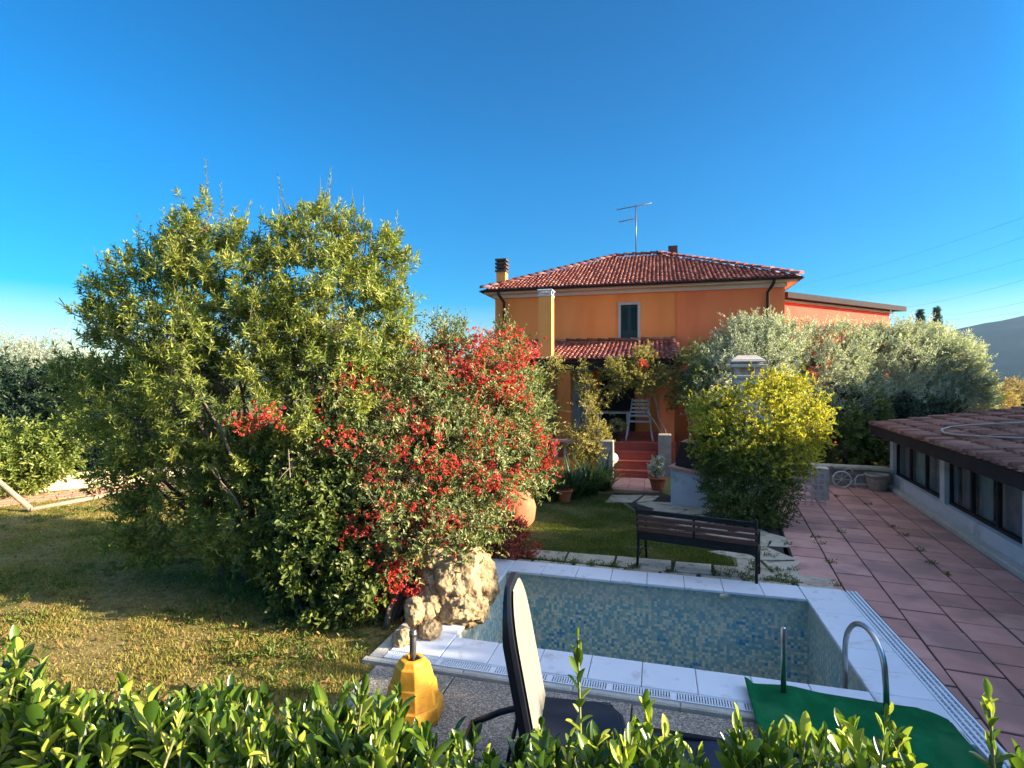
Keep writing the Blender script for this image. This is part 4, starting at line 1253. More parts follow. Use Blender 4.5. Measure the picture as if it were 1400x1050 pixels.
for k, z in enumerate(zs):
    w = halfw(z) + 0.03; x = backx(z)
    th = .07 * (1 - .6 * max(0, (k - 40) / 20))
    i = mb.vs([(x - th, -w * .93, z), (x - th * .3, -w, z), (x + .006, -w * .985, z), (x + .006, w * .985, z), (x - th * .3, w, z), (x - th, w * .93, z)])
    if prev is not None:
        for j in range(6): mb.face((prev + j, prev + (j + 1) % 6, i + (j + 1) % 6, i + j), 0, False)
    prev = i
    if k == 0: mb.face([i + j for j in range(6)])
mb.face([prev + j for j in range(5, -1, -1)])
obj('back_shell', mb, m_blackplastic, rc)
mb = MB(TL)
prev = None; k = 0
for z in np.arange(Z0 + .02, Z0 + ZL - .03, 0.0085):
    w = max(0.0, halfw(z + 0.02) - .002); x = backx(z) + 0.012 + (0.009 if (k // 2) % 2 == 0 and z < Z0 + ZL * .82 else 0.0)
    xf = backx(z) + 0.020
    i = mb.vs([(xf, -w, z), (x, -w * .80, z), (x, w * .80, z), (xf, w, z)])
    if prev is not None:
        for j in range(3): mb.face((prev + j, prev + j + 1, i + j + 1, i + j))
    prev = i; k += 1
obj('backrest_sling', mb, m_tan, rc)
mb = MB(TL)
pts = [(-.02, -.30), (0.36, -.30), (0.47, -.27), (0.53, -.19), (0.55, 0), (0.53, .19), (0.47, .27), (0.36, .30), (-.02, .30)]
mb.prism(pts, Z0 - .06, Z0, 0.02)
inn = [(x * .9 + .02, y * .84) for x, y in pts]
mb.prism(inn, Z0 + .001, Z0 + .012, 0.008)
obj('seat', mb, m_blackplastic, rc)
for s in (-1, 1):
    y = .29 * s
    mb = MB(TL); mb.tube([(.45, y, Z0 - .03), (0.0, y, Z0 - .04), (-.30, y, Z0 - .14), (-.50, y, Z0 - .24)], .022, 10); obj('side_rail', mb, m_blackplastic, rc)
    for x, z_ in ((-.48, Z0 - .24), (.45, Z0 - .03)):
        mb = MB(TL); mb.tube([(x, y, z_), (x + (.06 if x > 0 else -.04), y, .032)], [.022, .018], 8); obj('leg', mb, m_blackplastic, rc)
mb = MB(TL); mb.tube([(-.50, -.29, Z0 - .24), (-.50, .29, Z0 - .24)], .022, 10); obj('rear_crossbar', mb, m_blackplastic, rc)
for s in (-1, 1):
    mb = MB(TL); mb.tube([(-.16, .26 * s, Z0 - .10), (backx(.62) - .06, .24 * s, .62)], .012, 8); obj('back_support', mb, m_blackplastic, rc)

# flat navy loungers nearer the hedge
def flat_lounger(x0, y0, ang, ln, z, lab, wd=.60):
    c_ = Vector((x0, y0, 0)); e1 = Vector((math.cos(R(ang)), math.sin(R(ang)), 0)); e2 = Vector((-e1.y, e1.x, 0))
    T_ = lambda p: tuple(c_ + e1 * p[0] + e2 * p[1] + Vector((0, 0, p[2])))
    t_ = thing('sun_lounger', lab, 'lounger', c_, 'navy loungers behind the hedge')
    mb = MB(T_); nx_, ny_ = 40, 10
    base = mb.vs([(.02 + (ln - .04) * i / nx_, -wd + .02 + (wd - .04) * j / ny_, z - .02 * math.sin(PI * j / ny_) + .01 * math.sin(i * .6)) for i in range(nx_ + 1) for j in range(ny_ + 1)])
    for i in range(nx_):
        for j in range(ny_):
            q = base + i * (ny_ + 1) + j; mb.face((q, q + ny_ + 1, q + ny_ + 2, q + 1), 0, True)
    o = obj('sling', mb, m_navy, t_); so = o.modifiers.new('thick', 'SOLIDIFY'); so.thickness = .008
    mb = MB(T_)
    for y in (-wd, 0.0): mb.tube([(0, y, z), (ln, y, z)], .02, 10)
    for x in (0, ln): mb.tube([(x, -wd, z), (x, 0, z)], .02, 10)
    obj('frame', mb, m_blackplastic, t_)
    for x in (.12, ln - .12):
        for y in (-wd + .02, -.02):
            mb = MB(T_); mb.tube([(x, y, z - .015), (x + .03, y, .032)], .018, 8); obj('leg', mb, m_blackplastic, t_)
flat_lounger(.80, 3.30, -14, 1.25, .46, 'flat navy fabric lounger between the tan recliner and the green mat')
flat_lounger(-.62, 3.02, -14, .95, .44, 'flat navy fabric lounger below the yellow parasol base, mostly behind the hedge', .5)

# ------------------------------------------------------------------ rocks
def rock(name, lumps, seed, mat, label, cat, group=None, sub=5, amp=0.16):
    bm = bmesh.new()
    rr = random.Random(seed)
    c0 = Vector(lumps[0][0])
    for (c, r) in lumps:
        ret = bmesh.ops.create_icosphere(bm, subdivisions=sub, radius=1.0)
        off = Vector((rr.uniform(0, 50), rr.uniform(0, 50), rr.uniform(0, 50)))
        for v in ret['verts']:
            d = v.co.normalized()
            p = Vector((d.x * r[0], d.y * r[1], d.z * r[2]))
            m_ = min(r)
            q = p / m_ * 1.1 + off
            n1 = mnoise.fractal(q, 1.0, 2.0, 4)
            cell = mnoise.voronoi(q * 2.4)[0]
            k = 1 + amp * n1 + 0.20 * (0.5 - cell[0]) + 0.09 * (0.5 - mnoise.voronoi(q * 6.5)[0][0]) - .10 * max(0, mnoise.fractal(q * 2.6 + Vector((9, 9, 9)), 1.0, 2.0, 3)) + .05 * mnoise.fractal(q * 5, 1.0, 2.0, 3)
            v.co = Vector(c) - c0 + p * k
    for f in bm.faces: f.smooth = True
    me = bpy.data.meshes.new(name); bm.to_mesh(me); bm.free()
    o = link(name, me, mat, None, c0)
    return tag(o, label, cat, group)
def R_(px, py, d, r): return (tuple(A(px, py, d)), r)
rock('tufa_rock', [R_(618, 800, 6.05, (.37, .38, .38)), R_(640, 782, 6.15, (.30, .32, .32)), R_(600, 765, 6.2, (.28, .3, .32)), R_(655, 800, 6.2, (.22, .3, .24)), R_(590, 825, 5.85, (.26, .25, .20)), R_(630, 832, 5.8, (.30, .26, .18)), R_(606, 762, 6.3, (.2, .2, .17))],
     3, m_rock, 'large pale porous rock on the left rim of the pool', 'rock')
for i, (px, py, d, r, lab) in enumerate(((588, 862, 5.32, (.115, .11, .10), 'small round pale porous stone beside the parasol base'),
                                         (567, 838, 5.36, (.10, .10, .15), 'upright knobbly brown stone behind the small pale stone'),
                                         (550, 873, 5.2, (.10, .10, .085), 'small shaded brown stone at the lawn edge by the parasol base'),
                                         (583, 838, 5.5, (.085, .09, .10), 'small stone wedged beneath the large porous rock'))):
    rock('small_rock', [R_(px, py, d, r)], 20 + i, m_rock, lab, 'stone', 'small stones by the pool rim', 4, 0.2)

# ------------------------------------------------------------------ pots, jar, balustrade, oven
def pot(name, c, h, r, label, cat='pot', group=None, mat=None, rimw=0.02):
    mb = MB(); mb.lathe(c, [(r * .62, 0), (r * .7, h * .1), (r * .92, h * .7), (r, h * .86), (r + rimw, h * .87), (r + rimw, h), (r * .88, h), (r * .85, h * .85)], 28)
    return tag(obj(name, mb, mat or m_terracotta, None, c), label, cat, group)
def ptplant(name, c, label, seed, r, h, leaf, L, W, cat='plant', kind='oval', group=None, flower=None, n=26):
    rng_ = np.random.default_rng(seed)
    t_ = thing(name, label, cat, c, group)
    c = Vector(c)
    P_, D_ = clumps(rng_, [((c.x, c.y, c.z + h * .55), (r, r, h * .5))], n, (0.5, 1.0), 0.4)
    mbx = MB()
    for p in P_: limb(mbx, c, p, .006, .003, rng_, .1, 2, 4)
    obj('stem', mbx, m_stemgreen, t_)
    SP_, SD_ = shoots(rng_, P_, D_, 3, .03, .4, .5)
    B_, ax_, no_, _ = leaves_on(rng_, SP_, SD_, .08, 9, (75, 30))
    V_, F_ = leafgeo(B_, ax_, no_, L * (0.7 + .6 * rng_.random(len(B_))), W, kind)
    npobj('foliage', V_, F_, leaf, t_)
    if flower:
        P2, D2 = clumps(rng_, [((c.x, c.y, c.z + h * .6), (r * 1.05, r * 1.05, h * .5))], 14, (0.95, 1.0), 0.4)
        SP_, SD_ = shoots(rng_, P2, D2, 4, .02, .2, .8)
        B_, ax_, no_, _ = leaves_on(rng_, SP_, SD_, .01, 6, (80, 30)); V_, F_ = leafgeo(B_, ax_, no_, .03, .022, 'oval'); npobj('blossoms', V_, F_, flower, t_)
    return t_

# oil jar lying against the red shrub
jc = A(706, 684, 9.6)
jc.z = 0.30
axm = (Matrix.Rotation(R(-28), 3, 'Y') @ Matrix.Rotation(R(18), 3, 'X'))
mb = MB(); mb.lathe(jc, [(.10, -.36), (.22, -.30), (.33, -.12), (.36, .05), (.32, .2), (.20, .31), (.12, .35), (.12, .39), (.16, .42), (.15, .43), (.10, .42)], 32, axis=axm)
tag(obj('oil_jar', mb, m_terracotta, None, (jc.x, jc.y, 0)), 'large round terracotta jar leaning beside the red flowering shrub', 'jar')

pc = G(899, 672); pot('plant_pot', pc + Vector((0, 0, .033)), .30, .19, 'terracotta pot with saucer at the foot of the red steps', 'pot')
ptplant('potted_plant', pc + Vector((0, 0, .28)), 'grey green plant with white blooms in the terracotta pot by the steps', 6, .17, .5, m_olive, .05, .022, flower=m_whiteflower)
pc = Vector(F1((-1.14, 15.0, FZ * 0 + 0.0)))
sb = Vector(F1((-1.2, 14.75, 0)))
mb = MB(); mb.lathe(sb, [(.10, 0), (.08, .12), (.07, .28), (.12, .34)], 16); mb.lathe(sb + Vector((0, 0, .46)), [(.17 * math.sin(PI * k / 12) + .001, -.17 * math.cos(PI * k / 12)) for k in range(13)], 24)
tag(obj('stone_ball', mb, m_trimgrey, None, sb), 'pale stone ball on a foot at the left of the red steps', 'ornament')
pcp = Vector(F1((-1.12, 15.6, FZ))); pot('plant_pot', pcp, .24, .15, 'dark flower pot on the porch corner above the steps', 'pot', mat=m_brown)
ptplant('potted_plant', pcp + Vector((0, 0, .22)), 'pinkish flowering plant in the pot on the porch corner', 8, .17, .34, m_vine, .045, .022, flower=m_whiteflower)
pcq = G(772, 686); pot('plant_pot', pcq, .26, .16, 'small clay pot among dark strappy leaves on the lawn edge', 'pot')

# low balustrade in front of the porch
bl = thing('balustrade', 'short white baluster railing with terracotta coping before the porch', 'balustrade', F1((-1.9, 14.3, 0)))
mb = MB(F1); mb.box(-2.75, -1.55, 14.2, 14.42, 0, .48); obj('base_wall', mb, m_plaster, bl)
mb = MB(F1); mb.bbox(-2.8, -1.5, 14.15, 14.47, .92, .98, .01); obj('coping', mb, m_terra, bl)
for k in range(5):
    mb = MB(F1); mb.lathe((-2.62 + k * .235, 14.31, .482), [(.05, 0), (.05, .03), (.03, .05), (.055, .12), (.06, .17), (.035, .26), (.026, .33), (.045, .37), (.05, .40), (.05, .436)], 16)
    obj('baluster', mb, m_trimgrey, bl)
mb = MB(F1); mb.bbox(-1.48, -1.12, 14.1, 14.46, 0, 1.0, .02); obj('end_pillar', mb, m_stone, bl)

# stone barbecue with chimney behind the yellow bush
bq = thing('barbecue', 'white rendered garden barbecue with clay coping and tall capped chimney', 'barbecue', (4.2, 12.0, 0))
q0, q1 = Vector(G(917, 690)), Vector((4.0, 10.75, 0))
TQ_x = (q1 - q0).normalized(); TQ_y = Vector((-TQ_x.y, TQ_x.x, 0))
TQ = lambda p: tuple(q0 + TQ_x * p[0] + TQ_y * p[1] + Vector((0, 0, p[2])))
ql = (q1 - q0).length
mb = MB(TQ); mb.hexa([(0, 0, 0), (ql, 0, 0), (ql, .9, 0), (0, .9, 0), (0, 0, .74), (ql, 0, .62), (ql, .9, .62), (0, .9, .74)]); obj('base_wall', mb, m_whitewall, bq)
mb = MB(TQ); mb.hexa([(-.04, -.04, .742), (ql + .04, -.04, .617), (ql + .04, .94, .617), (-.04, .94, .742), (-.04, -.04, .80), (ql + .04, -.04, .675), (ql + .04, .94, .675), (-.04, .94, .80)]); obj('coping', mb, m_terra, bq)
mb = MB(TQ); mb.hexa([(.05, .15, .80), (ql + .3, .15, .70), (ql + .3, .9, .70), (.05, .9, .80), (.12, .3, 1.28), (ql + .2, .3, 1.2), (ql + .2, .85, 1.2), (.12, .85, 1.28)]); obj('hood', mb, m_brown, bq)
cc = A(1020, 500, 12.4)
TC = lambda p: tuple(Vector((cc.x, cc.y, 0)) + Vector(F1((p[0], p[1], p[2]))))
mb = MB(TC); mb.box(-.6, .6, -.4, .4, 0, 1.5); mb.hexa([(-.6, -.4, 1.502), (.6, -.4, 1.502), (.6, .4, 1.502), (-.6, .4, 1.502), (-.27, -.27, 2.2), (.27, -.27, 2.2), (.27, .27, 2.2), (-.27, .27, 2.2)]); mb.box(-.27, .27, -.27, .27, 2.202, 2.62)
obj('oven', mb, m_whitewall, bq)
mb = MB(TC)
mb.bbox(-.33, .33, -.33, .33, 2.622, 2.68, .01)
for sx in (-1, 1):
    for sy in (-1, 1): mb.box(sx * .22 - .06, sx * .22 + .06, sy * .22 - .06, sy * .22 + .06, 2.682, 2.86)
mb.bbox(-.36, .36, -.36, .36, 2.862, 2.93, .015); mb.bbox(-.36, .36, -.36, .36, 2.97, 3.03, .03)
mb.box(-.26, .26, -.26, .26, 2.932, 2.968); mb.hexa([(-.34, -.34, 3.031), (.34, -.34, 3.031), (.34, .34, 3.031), (-.34, .34, 3.031), (-.2, -.2, 3.13), (.2, -.2, 3.13), (.2, .2, 3.13), (-.2, .2, 3.13)])
mb.box(-.15, .15, -.15, .15, 2.682, 2.86)
obj('chimney_cap', mb, m_trimgrey, bq)

# trellis, brick pillar, stone ledge and iron plant stand at the far end of the terrace
tp = G(1122, 683)
bp_ = thing('brick_pillar', 'short whitewashed brick pillar at the end of the clay terrace', 'pillar', tp)
mb = MB(lambda p: tuple(tp + Vector(F2(p))))
for k in range(9):
    for (x0, x1) in (((-.14, 0.0), (0.008, .14)) if k % 2 else ((-.14, -.05), (-.042, .14))):
        mb.bbox(x0, x1, -.14, .14, k * .078, k * .078 + .07, .006)
obj('brickwork', mb, surf('whitewashed brick', [C(150, 132, 120), C(186, 172, 158), C(200, 192, 180)], 14, .9, .5, 50, island=.4), bp_)
tr = thing('trellis', 'small pale wooden lattice trellis beside the brick pillar', 'trellis', G(1098, 690))
tq = Vector(G(1083, 690))
TT = lambda p: tuple(tq + Vector(F2(p)))
mb = MB(TT)
for k in range(6): mb.box(k * .12 - .012, k * .12 + .012, 0, .012, 0, .72)
obj('upright_slats', mb, m_whitewall, tr)
mb = MB(TT)
for k in range(6): mb.box(-.02, .62, .0125, .0245, .08 + k * .12 - .012, .08 + k * .12 + .012)
obj('cross_slats', mb, m_whitewall, tr)
sw = thing('stone_ledge', 'low grey stone wall with slab top closing the terrace end', 'wall', F2((2.6, 15.2, 0)))
mb = MB(F2)
for j in range(3):
    x = 1.6
    while x < 3.6:
        l = rs.uniform(.22, .42); mb.bbox(x, min(x + l, 3.66) - .01, 15.1, 15.4 + rs.uniform(-.01, .01), j * .14, j * .14 + .132, .01); x += l
obj('stonework', mb, m_stone, sw)
mb = MB(F2); mb.bbox(1.5, 3.66, 15.04, 15.46, .425, .49, .015); obj('slab_top', mb, m_flag, sw)
ps = thing('plant_stand', 'ornamental pale iron wheel stand in front of the stone ledge', 'ornament', F2((3.0, 14.8, 0)))
mb = MB(F2)
def ring(c, r, rad, n=20, a0=0, a1=2 * PI):
    mb.tube([(c[0] + r * math.cos(a0 + (a1 - a0) * k / n), c[1], c[2] + r * math.sin(a0 + (a1 - a0) * k / n)) for k in range(n + 1)], rad, 6)
ring((2.62, 14.9, .20), .19, .02)
for k in range(4):
    th = PI * k / 4; mb.tube([(2.62 - .18 * math.cos(th), 14.9, .2 - .18 * math.sin(th)), (2.62 + .18 * math.cos(th), 14.9, .2 + .18 * math.sin(th))], .008, 5)
obj('wheel', mb, m_whitewall, ps)
mb = MB(F2)
mb.tube([(2.8, 14.9, .1), (2.95, 14.9, .32), (3.2, 14.9, .35)], .015, 6); mb.tube([(2.8, 14.9, .1), (3.25, 14.9, .12)], .015, 6); mb.tube([(3.2, 14.9, .0), (3.2, 14.9, .36)], .015, 6); mb.tube([(2.9, 14.9, .0), (2.9, 14.9, .25)], .015, 6)
ring((2.75, 14.9, .38), .09, .012, 14, 0, PI)
obj('frame', mb, m_whitewall, ps)
ut = Vector(F2((3.3, 14.75, 0))); pot('stone_urn', ut, .40, .24, 'squat grey stone urn beside the ornamental wheel stand', 'urn', mat=m_stone)

# white folding chair on the porch
fc = Vector(F1((-0.52, 16.3, FZ)))
ch_ = thing('folding_chair', 'white folding slatted chair standing on the porch above the steps', 'chair', fc)
TF = lambda p: tuple(fc + 1.15 * Vector(F1(p)))
for s in (-1, 1):
    mb = MB(TF); x = .26 * s
    mb.tube([(x * 1.25, -.42, 0), (x, -.05, .45), (x * .75, .30, 1.02)], .016, 8)
    mb.tube([(x * 1.1, .35, 0), (x, .02, .48), (x * .95, -.12, .62)], .016, 8)
    mb.tube([(x, -.2, .62), (x, .15, .62)], .018, 8)
    obj('side_frame', mb, m_white, ch_)
mb = MB(TF)
for k in range(6): mb.box(-.25, .25, -.24 + k * .08, -.19 + k * .08, .44, .455)
obj('seat', mb, m_white, ch_)
mb = MB(TF)
for k in range(5):
    z = .56 + k * .095; y = .02 + (z - .45) * .55; mb.box(-.24 + k * .012, .24 - k * .012, y, y + .012, z, z + .05)
obj('backrest', mb, m_white, ch_)
# white table and plain white chair deeper in the porch
tb = Vector(F1((-1.35, 17.2, FZ)))
tt_ = thing('porch_table', 'white garden table in the shade of the porch', 'table', tb)
TG = lambda p: tuple(tb + Vector(F1(p)))
mb = MB(TG); mb.bbox(-.5, .5, -.4, .4, .70, .735, .01); obj('table_top', mb, m_white, tt_)
for sx in (-1, 1):
    for sy in (-1, 1):
        mb = MB(TG); mb.box(sx * .44 - .025, sx * .44 + .025, sy * .34 - .025, sy * .34 + .025, 0, .698); obj('leg', mb, m_white, tt_)

# low wall far left and leaning pole frame
lw = thing('garden_wall', 'low cream rendered wall along the far left of the lawn', 'wall', G(80, 668))
w0, w1 = Vector(G(-70, 686)), Vector(G(330, 648))
wd_ = (w1 - w0).normalized(); wn2 = Vector((-wd_.y, wd_.x, 0)); wl = (w1 - w0).length
TW = lambda p: tuple(w0 + wd_ * p[0] + wn2 * p[1] + Vector((0, 0, p[2])))
mb = MB(TW); mb.bbox(0, wl, .15, .38, -.02, .36, .015); obj('render', mb, m_creamwall, lw)
pf_ = thing('pole_frame', 'fallen frame of two grey wooden poles on the left lawn', 'pole frame', G(43, 701))
pj = Vector(G(43, 700)) + Vector((0, 0, .05))
mb = MB(); mb.tube([pj, A(0, 660, 10.7), A(-40, 622, 10.8)], .05, 10); obj('pole', mb, m_polewood, pf_)
mb = MB(); p2 = Vector(G(165, 677)) + Vector((0, 0, .05)); mb.tube([pj - (p2 - pj).normalized() * .03 + Vector((0, 0, .004)), p2], .045, 10); obj('pole', mb, m_polewood, pf_)

# ------------------------------------------------------------------ trees and shrubs
big = lobes_px([(330, 425, 7.4, 1.05), (425, 400, 7.3, .92), (225, 440, 7.4, .95), (480, 440, 7.1, .78), (180, 488, 7.6, .58), (330, 545, 7.0, 1.2),
                (225, 580, 7.2, .95), (430, 545, 6.9, .95), (295, 362, 7.4, .60), (430, 350, 7.3, .48), (260, 680, 7.2, .85), (350, 690, 6.9, .75),
                (190, 650, 7.3, .5), (135, 570, 7.6, .40), (505, 460, 7.1, .55), (285, 318, 7.4, .34, .40), (437, 318, 7.3, .34, .40), (500, 350, 7.2, .42), (240, 345, 7.4, .35),
                (545, 395, 7.2, .35), (116, 515, 7.7, .33), (207, 398, 7.3, .42), (138, 448, 7.6, .28)])
tree_t, BP, BD = plant('oleander_tree', 'large dense oleander tree with narrow leaves, tallest plant in the garden', 'tree', G(345, 785), big, 21, m_oleander, m_bark,
      1250, 6, .065, .15, 18, .076, .0175, ang=(82, 22), up=.7, wild=.45, stems=6, r0=.06, twig=.3, bare=160, shell=(.4, 1.0), inside=.5)

def long_shoots(parent, P, D, n, seed, slen, nl, L, W, leaf, bark, up, ang=(70, 25), kind='diamond', zmin=.15):
    g = np.random.default_rng(seed)
    ok = np.where(D[:, 2] > zmin)[0]; k = g.choice(ok, min(n, len(ok)), replace=False)
    p = P[k]; d = nrm(D[k] * .8 + np.array([0, 0, up]) + g.normal(size=(len(k), 3)) * .22)
    B, ax, no, tt = leaves_on(g, p, d, slen, nl, ang, .15)
    sc_ = (.7 + .5 * g.random(len(B))) * (1 - .3 * tt)
    V, Fq = leafgeo(B, ax, no, L * sc_, W * sc_, kind); npobj('sprays', V, Fq, leaf, parent)
    V, Fq = twigs_np(p, p + d * slen * .95, .006, .002); npobj('sprays', V, Fq, bark, parent)
# upright leafy shoots over the crown and pale bare branches on its left
long_shoots(tree_t, BP, BD, 130, 22, .55, 40, .075, .015, m_oleander, m_bark, 1.7, (60, 25), zmin=.45)
rng = np.random.default_rng(23)
for path in ([(330, 700, 7.0), (260, 640, 6.75), (200, 590, 6.7), (140, 555, 6.9), (95, 540, 7.0)], [(235, 618, 6.75), (190, 640, 6.75), (150, 625, 6.85), (105, 605, 7.0)], [(200, 590, 6.7), (175, 545, 6.75), (150, 520, 6.9), (112, 495, 7.0)],
             [(290, 560, 6.5), (240, 510, 6.5), (185, 470, 6.7), (125, 440, 6.9), (80, 410, 7.1)], [(160, 560, 6.8), (130, 575, 6.9), (70, 560, 7.1)], [(320, 620, 6.1), (280, 560, 6.15), (250, 500, 6.3), (235, 455, 6.5)],
             [(355, 780, 6.5), (340, 730, 6.2), (320, 680, 6.1), (285, 630, 6.15)], [(365, 790, 6.4), (385, 730, 6.05), (400, 670, 5.95), (395, 610, 6.0)]):
    mb = MB(); pts = [A(*q) + Vector(rng.normal(size=3)) * .02 for q in path]
    fine = []
    for u, v in zip(pts, pts[1:]): fine += [u, u.lerp(v, .5) + Vector(rng.normal(size=3)) * .025]
    fine.append(pts[-1]); n_ = len(fine)
    mb.tube(fine, [.016 * (1 - .75 * k / n_) for k in range(n_)], 6)
    for k in range(2, n_ - 1):
        d_ = Vector((-.5, -.1, .6 * rng.choice((-1, 1)) + .3)) + Vector(rng.normal(size=3)) * .3
        q_ = fine[k] + d_.normalized() * rng.uniform(.15, .35)
        mb.tube([fine[k], fine[k].lerp(q_, .5) + Vector(rng.normal(size=3)) * .02, q_], [.007, .005, .002], 5)
    obj('bare_branch', mb, m_bark, tree_t)

redl = lobes_px([(470, 610, 6.8, .70), (560, 570, 7.2, .75), (650, 560, 7.6, .70), (560, 650, 6.7, .75), (645, 640, 7.0, .65), (705, 600, 7.7, .38),
                 (545, 730, 6.2, .48), (510, 790, 6.0, .30), (635, 690, 6.8, .42), (620, 510, 7.7, .55),
                 (690, 520, 8.0, .40), (690, 475, 8.2, .22), (720, 560, 8.0, .26), (480, 545, 7.0, .45), (590, 470, 7.7, .25), (612, 738, 6.0, .22), (650, 720, 6.3, .24), (715, 650, 7.5, .25)])
rt, RP, RD = plant('red_flowering_shrub', 'sprawling pale green shrub covered in red flower sprays beside the pool rock', 'shrub', G(530, 850), redl, 31, m_redshrub, m_bark,
      900, 7, .075, .20, 12, .052, .0205, 'oval', ang=(75, 25), up=.35, wild=.65, stems=5, r0=.035, twig=.35, bare=300)

def front(px, py, lobes):
    dirv = (A(px, py, 1.0) - Vector((0, 0, H))); best = None
    o = np.array([0, 0, H])
    for c, r in lobes:
        c = np.array(c); r = np.array(r)
        dd = np.array(dirv) / r; oo = (o - c) / r
        a = dd @ dd; b = 2 * dd @ oo; cc = oo @ oo - 1
        disc = b * b - 4 * a * cc
        if disc < 0: continue
        t = (-b - math.sqrt(disc)) / (2 * a)
        if t > 0 and (best is None or t < best): best = t
    return best

rng = np.random.default_rng(77)
sprays = [[(580, 520), (620, 505), (670, 510), (700, 500)], [(640, 540), (680, 530), (720, 520)], [(470, 740), (500, 720), (520, 700)], [(420, 690), (440, 660)], [(560, 700), (600, 720), (620, 700)], [(450, 590), (490, 600)], [(640, 670), (680, 660), (700, 690)], [(515, 463), (545, 468), (568, 470)], [(470, 500), (490, 518), (470, 535), (445, 548)], [(480, 535), (510, 532)], [(585, 492), (620, 486), (655, 470), (690, 456), (718, 460)],
          [(560, 500), (610, 500), (650, 495), (690, 500), (730, 482)], [(640, 500), (660, 480), (650, 462)], [(700, 490), (735, 475)], [(612, 525), (640, 515), (665, 525)],
          [(668, 540), (690, 520), (712, 545), (730, 550)], [(640, 555), (650, 545)], [(545, 558), (560, 552)], [(318, 578), (350, 573), (390, 574)], [(430, 568), (440, 545)], [(527, 553), (535, 560)],
          [(570, 622), (585, 632), (600, 640)], [(608, 640), (618, 628), (612, 655)], [(645, 578), (680, 582), (690, 586)], [(705, 598), (735, 596), (755, 620), (735, 632)], [(715, 625), (742, 640), (764, 640)],
          [(700, 655), (720, 650)], [(455, 690), (458, 712)], [(484, 694), (478, 708)], [(515, 770), (535, 785), (555, 800)], [(525, 790), (575, 812)], [(545, 770), (562, 768)], [(495, 820), (505, 835)],
          [(540, 610), (560, 615)], [(486, 620), (482, 622)], [(690, 690), (678, 705)], [(548, 680), (538, 690)], [(560, 585), (600, 580)], [(660, 610), (640, 600)], [(590, 670), (600, 680)], [(500, 650), (520, 655)],
          [(405, 700), (412, 705)], [(660, 515), (700, 535)], [(555, 475), (580, 480)], [(650, 640), (665, 645)], [(598, 600), (590, 610)], [(715, 575), (735, 580)]]
FB = []; 
mbs = MB()
both = redl + big
for sp in sprays:
    lob = big + redl if sp[0][0] < 400 else redl
    base = [front(*q, lob) for q in sp]
    base = [b for b in base if b]
    dd = (sum(base) / len(base) if base else 7.9) - 0.05
    p3 = [A(q[0], q[1], dd + 0.04 * (k % 2)) for k, q in enumerate(sp)]
    if len(p3) > 1 : mbs.tube([p3[0] - Vector((0.1, -.25, .2))] + p3, .005, 4)
    for k in range(len(p3) - 1):
        n = max(6, int((p3[k + 1] - p3[k]).length * 100))
        for _ in range(n):
            FB.append(tuple(p3[k].lerp(p3[k + 1], rng.random()) + Vector(rng.normal(size=3)) * .075))
FP = np.array(FB)
extra, ed = RP[rng.choice(len(RP), 560, replace=False)], None
extra = np.repeat(extra, 3, 0) + rng.normal(size=(1680, 3)) * .04
FP = np.vstack([FP, extra])
SP, SD = shoots(rng, FP, nrm(rng.normal(size=FP.shape)), 2, .014, .3, .6)
B, ax, no, _ = leaves_on(rng, SP, SD, .03, 7, (85, 25))
V, Fq = leafgeo(B, ax, no, .024 * (.7 + .6 * rng.random(len(B))), .016, 'oval')
npobj('blossoms', V, Fq, m_redflower, rt)
long_shoots(rt, RP, RD, 150, 36, .42, 22, .045, .018, m_redshrub, m_bark, .45, (70, 28), 'oval')

plant('bronze_shrub', 'small bronze red leaved shrub at the far rim of the pool', 'shrub', G(692, 765), lobes_px([(690, 738, 7.9, .26), (672, 725, 7.9, .2), (710, 752, 7.9, .16)]), 33, m_orangered, m_bark,
      90, 6, .05, .1, 9, .05, .018, 'oval', stems=4, r0=.012)

ybl = lobes_px([(1035, 578, 10.3, .82), (1085, 580, 10.2, .62), (985, 572, 10.6, .5), (1098, 550, 10.5, .42), (1065, 548, 10.4, .45), (1104, 592, 10.1, .30), (1000, 600, 10.2, .7), (1050, 620, 9.9, .7)])
yt, yP, yD = plant('yellow_bush', 'rounded bush with yellow autumn leaves above dark green ones, beside the bench', 'bush', G(1035, 724), ybl, 41, m_yellowleaf, m_bark,
      560, 7, .09, .10, 10, .040, .027, 'oval', up=.25, wild=.8, stems=4, r0=.03)
gbl = lobes_px([(1000, 650, 10.0, .50), (1040, 662, 9.7, .55), (1010, 690, 9.6, .45), (1062, 642, 9.8, .36), (990, 610, 10.3, .40), (1055, 700, 9.5, .30), (990, 585, 10.5, .38), (1020, 620, 9.75, .5)])
rng = np.random.default_rng(42)
P, D = clumps(rng, gbl, 480); SP, SD = shoots(rng, P, D, 7, .08, .3, .6)
B, ax, no, _ = leaves_on(rng, SP, SD, .14, 11, (75, 25)); V, Fq = leafgeo(B, ax, no, .038 * (.7 + .6 * rng.random(len(B))), .021, 'oval')
fo = npobj('crown', V, Fq, m_bushgreen, yt); fo['label'] = 'green lower foliage of the yellow bush'

